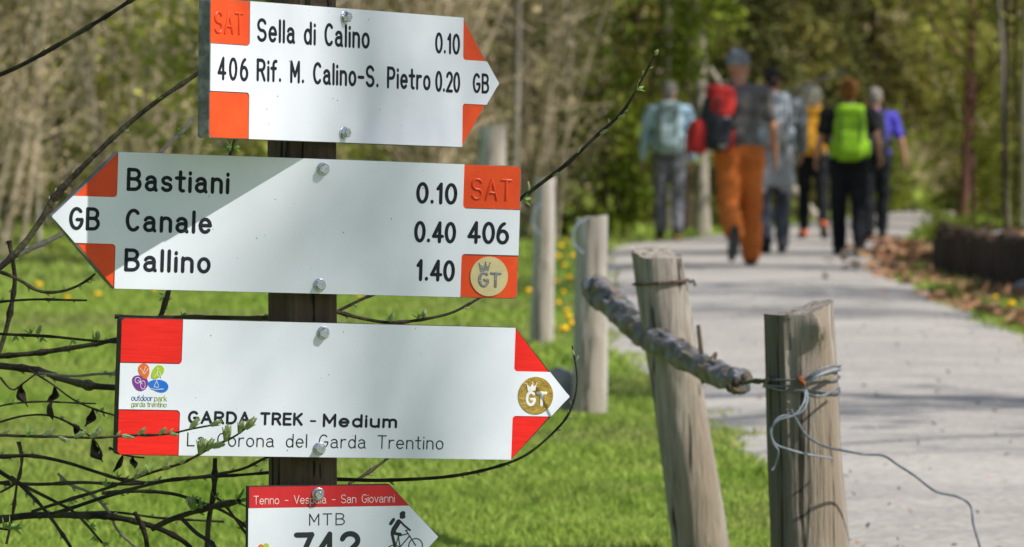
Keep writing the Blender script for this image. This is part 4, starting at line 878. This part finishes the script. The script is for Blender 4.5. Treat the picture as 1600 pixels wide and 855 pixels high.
    def garment(name, m, fn, voxel=.014, wr_=.022, ws=7, label=None):
        nonlocal mb
        mb = MB(); fn(); o = link(name, remesh(mb, name, m, voxel * k, 2, wr_ * k, ws, H * 10), t)
        if label: o['label'] = label
        return o
    e_ = .016
    def shirt():
        ball(up(0, 0, 1.0), (.162 * g + e_, .112 + e_, .11)); ball(up(0, 0, 1.13), (.140 * g + e_, .102 + e_, .17)); ball(up(0, .005, 1.30), (.168 * g + e_, .112 + e_, .185))
        cap([up(-.155 * g, 0, 1.405), up(0, 0, 1.425), up(.155 * g, 0, 1.405)], [.060 + e_, .066 + e_, .060 + e_])
        for nm in 'LR':
            f = spec.get('sleeve', .5); P = [J['sh' + nm], J['sh' + nm].lerp(J['el' + nm], min(1, f * 1.2))]; cap(P, [.056 + e_, .047 + e_])
            if f > .9: cap([J['el' + nm], J['el' + nm].lerp(J['wr' + nm], .93)], [.044 + e_, .031 + e_ * .7])
    def trousers():
        ball(up(0, 0, .95), (.158 * g + e_, .112 + e_, .11)); w2 = spec.get('loose', .02)
        for nm in 'LR':
            cap([J['hip' + nm], J['hip' + nm].lerp(J['knee' + nm], .5), J['knee' + nm]], [.092 * g + w2 * .7, .075 + w2 * .8, .058 + w2]); cap([J['knee' + nm], J['knee' + nm].lerp(J['ank' + nm], .4), J['ank' + nm].lerp(J['knee' + nm], .05)], [.057 + w2, .057 + w2, .042 + w2 * 1.1])
    garment('trousers', C_[spec['trousers']], trousers, wr_=.016, ws=7); garment('shirt', C_[spec['shirt']], shirt)
    for nm in 'LR':
        fd, sdn = J['fd' + nm], J['sd' + nm]; a = J['ank' + nm]; mb = MB()
        cap([a - sdn * .03, a + sdn * .02 - fd * .02, a + fd * .04 + sdn * .035], [.043, .050, .046]); cap([a + fd * .04 + sdn * .035, a + fd * .14 + sdn * .048, a + fd * .19 + sdn * .05], [.046, .042, .032]); cap([a - fd * .035 + sdn * .04, a + fd * .02 + sdn * .045], [.038, .04])
        sh_ = link('shoe', remesh(mb, 'shoe', C_[spec.get('shoe', 'shoe')], .010, 1), t)
        mb = MB(); cross = fd.cross(sdn).normalized(); P = []
        for q in range(16):
            an = 2 * math.pi * q / 16; P.append(a + fd * (.065 + .145 * math.cos(an)) + cross * (.044 + .006 * math.cos(an)) * math.sin(an))
        n_ = len(P); mb.add([(p + sdn * .068) * k for p in P] + [(p + sdn * .092) * k for p in P], [tuple(range(n_)), tuple(range(2 * n_ - 1, n_ - 1, -1))] + [(i, n_ + i, n_ + (i + 1) % n_, (i + 1) % n_) for i in range(n_)])
        link('sole', mb.mesh('sole', C_[spec.get('solec', 'sole')]), sh_)
    for s_ in (-1, 1):
        mb = MB(); mb.ball(hq(s_ * .03, .079, .018) * k, .011 * k, 10, 7); link('eye', mb.mesh('eye', C_['plight']), t)
    hs = spec['hair']
    def hair():
        if hs[0] == 'short': ball(hq(0, -.018, .045), (.089, .102, .096), Rz); ball(hq(0, -.05, .0), (.068, .06, .07), Rz)
        elif hs[0] == 'cap': ball(hq(0, -.012, .065), (.090, .108, .075), Rz); ball(hq(0, -.02, .095), (.075, .090, .062), Rz); ball(hq(0, -.03, .035), (.086, .088, .045), Rz)
        elif hs[0] == 'bun': ball(hq(0, -.018, .045), (.100, .112, .104), Rz); ball(hq(0, -.06, -.01), (.075, .06, .08), Rz); ball(hq(.01, -.11, .06), (.045, .04, .045), Rz)
        elif hs[0] == 'big':
            ball(hq(0, -.02, .04), (.125, .130, .118), Rz); ball(hq(0, -.07, -.03), (.11, .075, .10), Rz); ball(hq(.05, -.03, -.03), (.06, .07, .08), Rz); ball(hq(-.06, -.03, -.02), (.06, .07, .08), Rz); ball(hq(0, -.06, .08), (.07, .07, .06), Rz)
        elif hs[0] == 'hood': ball(hq(0, -.03, .03), (.10, .11, .115), Rz); ball(hq(0, -.05, -.08), (.10, .07, .08), Rz)
    o = garment('cap' if hs[0] == 'cap' else ('hood' if hs[0] == 'hood' else 'hair'), C_[hs[1]], hair, .009, .016, 26)
    if hs[0] == 'cap':
        mb = MB(); P = [hq(.093 * math.cos(i * math.pi / 12), -.012 + .110 * math.sin(i * math.pi / 12), .028) * k for i in range(25)]; mb.tube(P, .011 * k, 8); link('brim', mb.mesh('brim', C_[hs[1]]), o)
    if spec.get('collar'): 
        garment('collar', C_[spec['collar']], lambda: cap([up(-.06, -.03, 1.50), up(0, -.065, 1.49), up(.06, -.03, 1.50)], [.03, .036, .03]), .012, .01)
    if spec.get('waist'):
        def tied():
            ball(up(0, -.02, .98), (.19, .14, .07)); ball(up(-.06, -.12, .80), (.13, .05, .20)); ball(up(.09, -.10, .76), (.10, .05, .22)); ball(up(.0, -.13, .90), (.16, .06, .12)); cap([up(.12, .10, .96), up(.15, .12, .66)], [.035, .03]); cap([up(-.10, -.14, .7), up(-.12, -.12, .58)], [.05, .04])
        garment('jacket', C_[spec['waist']], tied, .014, .035, 9, 'pale grey jacket tied round the waist')
    # pack: a thing of its own, worn on the back
    pk = spec['pack']; bt = thing('backpack', pk['label'], 'backpack', (x, y, 0), (0, 0, R(spec.get('face', 0))), 'backpacks of the hikers')
    PW, PD, PH = pk['size']; pc = up(pk.get('dx', 0), -.125 - PD / 2, pk.get('z', 1.22)); yaw = R(pk.get('yaw', 0)); Ry = Matrix.Rotation(yaw, 3, 'Z') @ Matrix.Rotation(R(pk.get('roll', 0)), 3, 'Y')
    def sup(c, r, e1=.45, nu=24, nv=16):
        V = []; F = []; f = lambda v: math.copysign(abs(v) ** e1, v)
        for i in range(nv + 1):
            ph = -math.pi / 2 + math.pi * i / nv
            for j in range(nu):
                th = 2 * math.pi * j / nu; v = Vector((r[0] * f(math.cos(ph)) * f(math.cos(th)), r[1] * f(math.cos(ph)) * f(math.sin(th)), r[2] * f(math.sin(ph))))
                v *= 1 + .05 * mnoise.noise(v * 9 + Vector((H * 7, 0, 0))); V.append((pc + Ry @ (Vector(c) + v)) * k)
        for i in range(nv):
            for j in range(nu): F.append((i * nu + j, i * nu + (j + 1) % nu, (i + 1) * nu + (j + 1) % nu, (i + 1) * nu + j))
        q = MB(); q.add(V, F); return q
    P_ = lambda a, b_, c: (pc + Ry @ Vector((a, b_, c))) * k
    link('main_bag', sup((0, 0, -.02), (PW / 2, PD / 2, PH / 2)).mesh('main_bag', C_[pk['col']]), bt)
    link('lid', sup((0, -.005, PH / 2 - .01), (PW / 2 * .92, PD / 2 * 1.05, .062), .6).mesh('lid', C_[pk.get('lid', pk['col'])]), bt)
    link('front_pocket', sup((0, -PD / 2 - .015, -.09), (PW / 2 * .72, .04, PH * .24), .5).mesh('front_pocket', C_[pk.get('pocket', pk['col'])]), bt)
    for s_ in (-1, 1):
        link('side_pocket', sup((s_ * (PW / 2 + .01), 0, -.15), (.03, PD / 2 * .75, .09), .6).mesh('side_pocket', C_[pk.get('side', 'pdark')]), bt)
        if pk.get('one') and s_ == pk['one']: continue
        q = MB(); S_ = J['sh' + ('L' if s_ < 0 else 'R')]; a0 = P_(s_ * .09, PD / 2, PH / 2 - .08); 
        T = [a0, up(s_ * .10, -.05, 1.475) * k + Vector((0, 0, .018)), up(s_ * .105, .06, 1.44) * k + Vector((0, .03, .02)), up(s_ * .12, .13, 1.30) * k + Vector((0, .02, 0)), up(s_ * .165 * g, .07, 1.12) * k + Vector((s_ * .03, .03, 0)), P_(s_ * .12, PD / 2, -PH / 2 + .07)]
        q.tube(spline(T, 5), .026 * k, 8, flat=.35); link('shoulder_strap', q.mesh('shoulder_strap', C_[pk.get('strap', 'pdark')]), bt)
        q = MB(); q.tube([P_(s_ * PW * .3, -PD / 2 - .02, PH / 2 - .05), P_(s_ * PW * .3, -PD / 2 - .055, -.03), P_(s_ * PW * .3, -PD / 2 - .02, -PH / 2 + .05)], .010 * k, 6); link('buckle_strap', q.mesh('buckle_strap', C_['pdark']), bt)
    q = MB(); q.tube([P_(-.02, 0, PH / 2 + .05), P_(-.015, .01, PH / 2 + .085), P_(.015, .01, PH / 2 + .085), P_(.02, 0, PH / 2 + .05)], .008 * k, 6); link('grab_handle', q.mesh('grab_handle', C_['pdark']), bt)
    if pk.get('extra'):
        for c, r, m_ in pk['extra']: link('outer_bag', sup(c, r, .6).mesh('outer_bag', C_[m_]), bt)
PEOPLE = [
 dict(label='hiker in a light blue long sleeved shirt and grey trousers, leftmost of the group', px=1045, y=46.2, H=1.75, legL=(4, 6), legR=(-6, 8), armL=(0, 12, 10), armR=(4, 9, 8), shirt='blueshirt', sleeve=1, trousers='greytr', shoe='shoe', solec='shoeye', hair=('short', 'hgrey'), lean=3, face=-3, girth=1.12,
      pack=dict(label='grey green backpack on the man in the light blue shirt', size=(.30, .20, .52), col='pgrey', side='pgrey', strap='pgrey')),
 dict(label='tall hiker in a grey cap, charcoal tee and orange trousers, nearest of the group', px=1155, y=32.0, H=1.67, legL=(-14, 44), legR=(3, 3), toeL=-34, armL=(6, 8, 55), armR=(2, 14, 25), shirt='greytee', sleeve=.55, trousers='orange', loose=.036, hair=('cap', 'cap'), lean=2, face=4, headyaw=-35, girth=1.14,
      pack=dict(label='red and grey backpack hung on the left shoulder of the hiker in orange trousers', size=(.24, .22, .46), col='pdark', lid='pred', pocket='pdark', dx=-.215, z=1.19, roll=9, yaw=18, one=1, side='pred', extra=(((-.13, .03, -.16), (.08, .10, .14), 'pred'), ((.0, -.07, .12), (.11, .06, .10), 'pred'), ((.04, -.09, -.10), (.045, .05, .13), 'plight')))),
 dict(label='hiker in pale grey patterned clothes with a jacket round the waist, behind the orange trousers', px=1208, y=37.4, H=1.68, legL=(-10, 18), legR=(8, 5), armL=(-8, 12, 30), armR=(10, 10, 30), shirt='camo', sleeve=1, trousers='darkgrey', loose=.02, hair=('short', 'hdark'), collar='coral', waist='jacket', lean=5, face=5, girth=1.3,
      pack=dict(label='silver grey backpack on the hiker with a jacket round the waist', size=(.27, .18, .44), col='psilver', pocket='plight', side='psilver', z=1.24)),
 dict(label='hiker with bushy ash blond hair, white sleeves and black leggings', px=1270, y=46.8, H=1.70, legL=(8, 5), legR=(-12, 22), toeR=-15, armL=(-6, 14, 25), armR=(8, 8, 30), shirt='white', sleeve=.5, trousers='black', loose=.014, shoe='shoeor', hair=('big', 'hblond'), lean=3, headyaw=-60, face=0,
      pack=dict(label='amber yellow backpack on the blond hiker', size=(.33, .20, .50), col='pamber', pocket='pamber', side='pdark', z=1.22)),
 dict(label='auburn haired hiker in a black tee and black trousers, right of the middle', px=1326, y=36.6, H=1.53, legL=(6, 5), legR=(-8, 14), toeR=-6, armL=(2, 14, 40), armR=(2, 15, 45), shirt='tee', sleeve=.5, trousers='black', loose=.03, hair=('bun', 'hred'), lean=2, face=-2, girth=1.18,
      pack=dict(label='lime green backpack on the auburn haired hiker', size=(.33, .22, .50), col='pgreen', side='pgreen', z=1.20)),
 dict(label='hiker in a violet tee shirt and black trousers, rightmost of the group', px=1368, y=45.8, H=1.66, legL=(-8, 12), legR=(10, 6), toeL=-6, armL=(6, 10, 20), armR=(-4, 20, 16), shirt='violet', sleeve=.62, trousers='black', loose=.022, shoe='shoe', hair=('short', 'hgrey'), lean=3, face=6, girth=1.1,
      pack=dict(label='small black daypack on the hiker in the violet tee shirt', size=(.26, .16, .42), col='pdark', pocket='pnavy', dx=-.05, z=1.22)),
]
for p_ in PEOPLE: person(p_)
# ------------------------------------------------------------ the willow whose shoots frame the signs
wil = thing('willow_shrub', 'budding willow shrub whose dark shoots pass around the trail signs', 'shrub', (-1.05, 4.9, 0))
def bud_mesh(kind):
    V = []; F = []
    def blade(ang, L, W, tilt, curl):
        b = len(V); n = 6
        for i in range(n + 1):
            f = i / n; w_ = W * math.sin(math.pi * min(1, f * .93 + .07)) ** .8 * (1 - .25 * f); a = tilt + curl * f; z = L * f * math.cos(a * .6); rr_ = .10 + L * f * math.sin(a)
            for s_ in (-1, 0, 1):
                x = rr_ + (-.05 * W if s_ else .04); y = s_ * w_
                V.append((x * math.cos(ang) - y * math.sin(ang), x * math.sin(ang) + y * math.cos(ang), z))
        for i in range(n):
            for k in range(2): F.append((b + i * 3 + k, b + i * 3 + k + 1, b + i * 3 + k + 4, b + i * 3 + k + 3))
    if kind == 0:                                   # closed pointed bud
        for i in range(4): blade(i * 1.6, 1, .22, .02, -.06)
        for i in range(3): blade(i * 2.1 + .5, .7, .2, .10, -.1)
    elif kind == 1:                                 # opening bud
        for i in range(4): blade(i * 1.57, 1, .20, .05, -.02)
        for i in range(3): blade(i * 2.1 + .7, .8, .17, .20, .02)
    else:                                           # small open leaves
        for i in range(5): blade(i * 1.26, .9 + .2 * (i % 2), .2, .45, .5)
    V = [(x * .95, y * .95, z) for x, y, z in V]; mb = MB(); mb.add(V, F)
    if kind < 2: mb.ball((0, 0, .4), (.15, .15, .42), 8, 8)
    me = mb.mesh('bud', M['bud'] if kind < 2 else M['leaf_small']); return me
BM = [bud_mesh(0), bud_mesh(1), bud_mesh(2)]
DLS = []
for v_ in range(4):
  dlm = MB(); V = []; F = []
  for i in range(9):
    for j in range(5):
        f = i / 8; g = (j - 2) / 2; w_ = (.26 + .09 * v_) * (1 + .35 * mnoise.noise(Vector((f * 4, j * .8, v_ * 5)))) * math.sin(math.pi * (f * .9 + .07)); x = w_ * math.cos(g * 1.9 + .4) * .9 + (.12 + .2 * (v_ % 2)) * math.sin(f * (3 + v_)); y = w_ * math.sin(g * 1.9 + .4) + .08 * math.sin(f * 9 + j); V.append((x * .62, y * .62, -f * (1 - .12 * (v_ == 2) * abs(g))))
  for i in range(8):
    for j in range(4): F.append((i * 5 + j, i * 5 + j + 1, i * 5 + j + 6, i * 5 + j + 5))
  dlm.add(V, F); DLS.append(dlm.mesh('dead_leaf', M['dead_leaf']))
def shoot(pts, d0, d1, w0, w1, buds=(), m='twig', off=None, nodes=True, dead=()):
    """a shoot through photo-measured points at real depths d0..d1; widths in mm; buds = (fraction, length mm, angle deg, kind)"""
    n = len(pts); P = [at(x, y, d0 + (d1 - d0) * i / (n - 1)) for i, (x, y) in enumerate(pts)]
    if off: P = [Vector(off)] + P
    P = spline(P, 8); K = len(P); mb = MB(); rad = []
    cum = [0]
    for i in range(1, K): cum.append(cum[-1] + (P[i] - P[i - 1]).length)
    L_ = cum[-1]
    nodes_at = [random.uniform(0, L_) for _ in range(int(L_ * 34))]
    # resample finely so that nodes show as swellings
    Q = []; q = 0; s_ = 0; step = .006
    while s_ < L_:
        while q < K - 2 and cum[q + 1] < s_: q += 1
        f = (s_ - cum[q]) / max(cum[q + 1] - cum[q], 1e-6); Q.append(P[q].lerp(P[q + 1], f)); s_ += step
    Q.append(P[-1]); zig = Vector((0, 0, 0)); n_ = len(Q)
    for i in range(n_):
        f = i / (n_ - 1); r = .00051 * (w0 + (w1 - w0) * f); s_ = i * step
        for a in nodes_at: r += .0005 * max(w1, 1.0) * .35 * math.exp(-((s_ - a) / .005) ** 2)
        r *= 1 + .06 * mnoise.noise(Vector((s_ * 90, w0, 3))); rad.append(r)
        Q[i] = Q[i] + Vector((mnoise.noise(Vector((s_ * 14, w0 * 3, 0))), 0, mnoise.noise(Vector((s_ * 14, 9, w0 * 3))))) * .0016
    mb.tube(Q, rad, 8)
    o = link('branch', mb.mesh('branch', M[m]), wil, loc=-wil.location)
    for a in nodes_at:                                  # side nubs: short dormant buds
        i = min(int(a / step), n_ - 2)
        if random.random() < .6:
            T = (Q[i + 1] - Q[i]).normalized(); sd = T.cross(Vector((0, 1, 0))).normalized() * random.choice((-1, 1))
            mb2 = None
            link('bud', BM[0], o, Q[i] + sd * rad[i] * .6, (T * .7 + sd * .6).to_track_quat('Z', 'Y').to_euler(), random.uniform(.004, .0075))
    for f, ln, ang, kd in buds:
        i = min(int(f * (n_ - 1)), n_ - 2); T = (Q[i + 1] - Q[i]).normalized(); up = Vector((0, -1, 0)).cross(T).normalized()
        dr = (T * math.cos(R(ang)) + up * math.sin(R(ang)) + Vector((0, random.uniform(-.25, .05), 0))).normalized()
        link('bud', BM[kd], o, Q[i] + dr * rad[i] * .5, dr.to_track_quat('Z', 'Y').to_euler()  , ln * .00072)
    for f, ln, rz in dead:
        i = min(int(f * (n_ - 1)), n_ - 2); link('dead_leaf', random.choice(DLS), o, Q[i], (random.uniform(-.3, .3), random.uniform(-.7, .6), rz), ln * .001 * random.uniform(.5, .95))
    return o
b = shoot
b([(-30, 128), (0, 116), (40, 98), (100, 65), (160, 30), (206, 0), (240, -22)], 4.95, 4.85, 5.6, 4.6, [(.83, 9, 20, 0), (.3, 8, -30, 0), (.45, 8, 30, 0)])
b([(330, 98), (303, 120), (250, 155), (205, 190), (160, 230), (120, 270), (85, 310), (60, 350), (30, 390), (0, 418), (-40, 445)][::-1], 4.9, 4.95, 7.5, 5.0, [(.80, 12, 25, 2), (.64, 8, 20, 0), (.52, 8, -30, 0)])
b([(-40, 430), (0, 410), (50, 388), (95, 366), (150, 330), (200, 285), (250, 238), (285, 205), (302, 185)], 5.1, 5.2, 7, 4.5, [(.93, 9, 60, 2)], 'twig_grey')
b([(14, 376), (18, 400), (23, 440), (15, 490), (0, 545), (-20, 590)], 5.0, 5.0, 5, 6)
b([(-30, 418), (0, 425), (30, 438), (60, 455), (90, 456), (118, 448), (140, 436), (150, 428)], 4.9, 4.85, 4.6, 2.6, [(.97, 16, 30, 2), (.92, 10, -60, 2), (.7, 10, 80, 0), (.8, 9, -40, 2)])
b([(-30, 476), (0, 472), (60, 468), (100, 468), (136, 469)], 4.8, 4.8, 3, 2.2)
b([(-30, 520), (0, 522), (60, 525), (120, 530), (185, 536), (250, 540)], 4.75, 4.8, 3.4, 2.6, [(.33, 17, 70, 1), (.35, 12, -80, 2), (.3, 12, 110, 2), (.62, 15, 60, 2), (.66, 17, 95, 1), (.52, 12, -70, 2), (.2, 11, -90, 2)])
b([(-30, 560), (0, 556), (60, 551), (120, 543), (160, 536), (200, 528), (260, 520)], 5.0, 4.9, 6.4, 5.0, [(.6, 8, -40, 0), (.66, 8, 50, 0)])
b([(-30, 566), (0, 572), (60, 580), (100, 594), (140, 603), (185, 607), (260, 610)], 5.1, 5.0, 8.5, 7.0, [], 'twig')
b([(60, 583), (110, 588), (150, 584), (185, 584), (220, 582)], 5.05, 4.9, 3, 3.5, [(.6, 10, 30, 0)], 'twig_grey')
b([(45, 578), (80, 600), (115, 625), (150, 640), (185, 650)], 5.0, 4.9, 2.6, 2.0, [(.8, 12, 40, 1)], dead=((.3, 34, .6), (.72, 26, 1.1)))
b([(-20, 640), (15, 632), (60, 628), (110, 628), (150, 630)], 4.9, 4.9, 2.4, 1.8, [(.25, 12, 30, 2)], dead=((.62, 34, 2.9),))
b([(0, 660), (40, 650), (80, 650), (120, 668), (150, 690), (160, 712)], 5.0, 4.95, 2.6, 1.8, [(.5, 12, 30, 1)], dead=((.6, 36, .5), (.85, 34, 2.0)))
b([(170, 700), (195, 712), (225, 716)], 4.75, 4.75, 2.4, 1.8, [], dead=((.4, 26, .4), (.7, 24, 2.1)))
b([(0, 590), (18, 610), (35, 600), (55, 585)], 4.95, 4.95, 2.4, 2, [], dead=((.6, 38, 2.4),))
# in front of the third sign
b([(-30, 679), (0, 680), (50, 682), (100, 683), (150, 684), (200, 681), (260, 678), (300, 670), (336, 664)], 4.48, 4.42, 3.4, 1.9,
  [(.98, 20, 12, 1), (.90, 22, 38, 1), (.80, 15, -14, 1), (.77, 17, 35, 1), (.68, 17, 38, 1), (.60, 20, -10, 0), (.42, 20, 25, 1), (.35, 18, -20, 1), (.28, 20, 30, 1), (.2, 16, 60, 2), (.47, 20, 28, 1), (.50, 19, 60, 1), (.1, 14, 30, 1)])
b([(50, 800), (110, 780), (160, 765), (205, 750), (245, 736), (286, 723), (313, 709), (340, 694), (368, 681), (392, 662)], 4.55, 4.36, 3.8, 2.0,
  [(.97, 28, 6, 1), (.93, 24, 30, 1), (.86, 30, 45, 1), (.80, 27, -5, 0), (.77, 26, 22, 1), (.72, 32, 40, 1), (.62, 16, 10, 0), (.55, 20, 20, 1), (.47, 18, 30, 1), (.43, 22, 25, 1), (.5, 15, 70, 2), (.3, 14, 60, 2)])
# lower tangle
b([(-30, 712), (0, 714), (50, 713), (100, 722), (150, 738), (190, 750), (240, 756)], 4.9, 4.8, 4.6, 3.4, [(.8, 10, 60, 2)])
b([(-30, 712), (0, 736), (40, 760), (90, 786), (115, 800), (135, 820), (150, 838), (160, 850)], 4.7, 4.7, 5.4, 2.2, [(.85, 13, 60, 2), (.97, 14, 20, 2), (.92, 13, -50, 2)])
b([(-30, 756), (0, 755), (60, 756), (130, 753), (200, 756), (270, 750), (330, 742), (380, 733), (416, 716), (450, 705)], 4.85, 4.75, 4.2, 2.8, [(.55, 9, 30, 0), (.8, 9, 30, 0), (.9, 9, -30, 0)])
b([(-40, 818), (0, 812), (50, 806), (110, 806), (170, 808), (220, 818), (255, 830), (290, 850), (320, 880)], 4.9, 4.8, 8.5, 5.5)
b([(60, 808), (110, 795), (160, 778), (205, 764), (260, 752), (300, 748), (380, 742), (430, 738)], 4.75, 4.7, 4.6, 3.0, [(.45, 9, 30, 0), (.7, 8, -40, 0)])
b([(160, 770), (210, 768), (270, 772), (310, 785), (350, 800), (390, 830), (410, 870)], 4.8, 4.7, 4.4, 3.0)
b([(120, 800), (180, 800), (240, 808), (300, 812), (350, 816)], 5.0, 5.0, 3.2, 2.4, [(.5, 8, 40, 0)])
b([(336, 716), (335, 745), (333, 775), (326, 815), (322, 870)], 4.75, 4.75, 5.0, 6.5, [(.4, 14, 160, 2)])
b([(238, 826), (265, 812), (300, 800), (340, 790), (374, 784)], 4.65, 4.6, 6.4, 5.4, [(.5, 22, 60, 2), (.52, 24, 95, 1), (.98, 20, 10, 2), (.56, 16, 40, 2), (.85, 9, 30, 0)])
b([(30, 690), (35, 720), (28, 750), (20, 800), (10, 850)], 5.1, 5.1, 3.0, 3.5)
b([(18, 745), (50, 775), (80, 810), (110, 855)], 4.8, 4.7, 3.6, 4.0)
b([(210, 800), (225, 830), (232, 870)], 4.8, 4.8, 5, 6)
b([(280, 806), (305, 832), (330, 850), (350, 880)], 4.7, 4.6, 4.6, 4.6)
b([(90, 740), (110, 758), (140, 770), (170, 800), (185, 830), (230, 870)], 4.9, 4.9, 3.4, 3.0, [(.4, 8, 40, 0)], 'twig_grey')
b([(-20, 822), (0, 826), (15, 828), (25, 824)], 4.6, 4.6, 3, 2, [(.7, 18, 30, 2), (.9, 16, -30, 2), (.5, 14, 60, 2)])
b([(0, 770), (30, 750), (32, 715), (26, 690)], 4.9, 4.9, 2.6, 2.0)
b([(400, 860), (385, 835), (352, 790), (338, 778)], 4.7, 4.7, 3, 2.6)
# behind the signs, coming out on their right
b([(180, 494), (250, 496), (300, 496), (360, 497), (420, 498), (480, 488)], 4.85, 4.85, 5.4, 4.8, [(.35, 11, 60, 2), (.75, 9, 40, 0)])
b([(244, 505), (252, 490), (262, 456), (275, 420)], 4.9, 4.9, 6, 5, [(.5, 14, 120, 2)])
b([(350, 260), (360, 240), (366, 215), (370, 190)], 4.85, 4.85, 4, 3, [(.3, 16, 50, 2), (.4, 14, -70, 2), (.45, 12, 100, 2)])
b([(440, 480), (500, 484), (527, 488), (560, 496), (605, 503), (650, 501), (700, 490), (735, 473), (765, 455)], 4.85, 4.9, 4.8, 2.8, [(.52, 18, 75, 1), (.50, 14, 110, 2), (.66, 17, 82, 1), (.64, 13, 100, 2), (.85, 9, -40, 0)])
b([(500, 500), (540, 480), (580, 462), (640, 440)], 4.9, 4.95, 4.4, 3, [(.4, 9, -70, 0)])
b([(700, 400), (770, 345), (815, 310), (850, 284), (885, 258), (930, 214), (970, 178), (998, 132), (1016, 100), (1025, 84)], 4.85, 4.72, 5.4, 2.8,
  [(.985, 15, 5, 1), (.93, 9, -40, 0), (.9, 10, 30, 0), (.84, 14, -25, 2), (.73, 14, -25, 1), (.70, 9, 60, 0), (.65, 17, -15, 0), (.56, 13, 20, 0), (.45, 16, -10, 0), (.345, 18, 55, 0), (.31, 17, -35, 2)])
b([(420, 752), (480, 750), (527, 749), (600, 750), (680, 747), (760, 734), (820, 712), (868, 674), (892, 640), (901, 592), (894, 540)], 4.72, 4.62, 5.2, 1.7, [(.62, 7, -40, 0), (.75, 8, -30, 0), (.82, 8, 30, 0), (.985, 11, 5, 0)])
b([(545, 756), (565, 745), (590, 728), (612, 712), (650, 690)], 4.75, 4.8, 3.6, 3.2)
# stems left of the frame that carry the shoots, rooted in the meadow
for P0, P1, P2, r in (((-1.05, 4.9, -.05), (-1.0, 4.9, .35), (-.72, 4.95, .95), .017), ((-1.0, 4.85, -.05), (-.88, 4.85, .25), (-.62, 4.9, .52), .014), ((-1.1, 4.95, -.05), (-1.05, 5.0, .5), (-.80, 5.0, 1.25), .015), ((-1.02, 4.8, -.05), (-.85, 4.75, .15), (-.60, 4.7, .38), .012), ((-1.0, 4.7, -.05), (-.85, 4.55, .25), (-.57, 4.47, .42), .008)):
    mb = MB(); mb.tube(spline([P0, P1, P2], 8), [r * (1 - .035 * i) for i in range(17)], 8); link('stem', mb.mesh('stem', M['twig']), wil, loc=-wil.location)
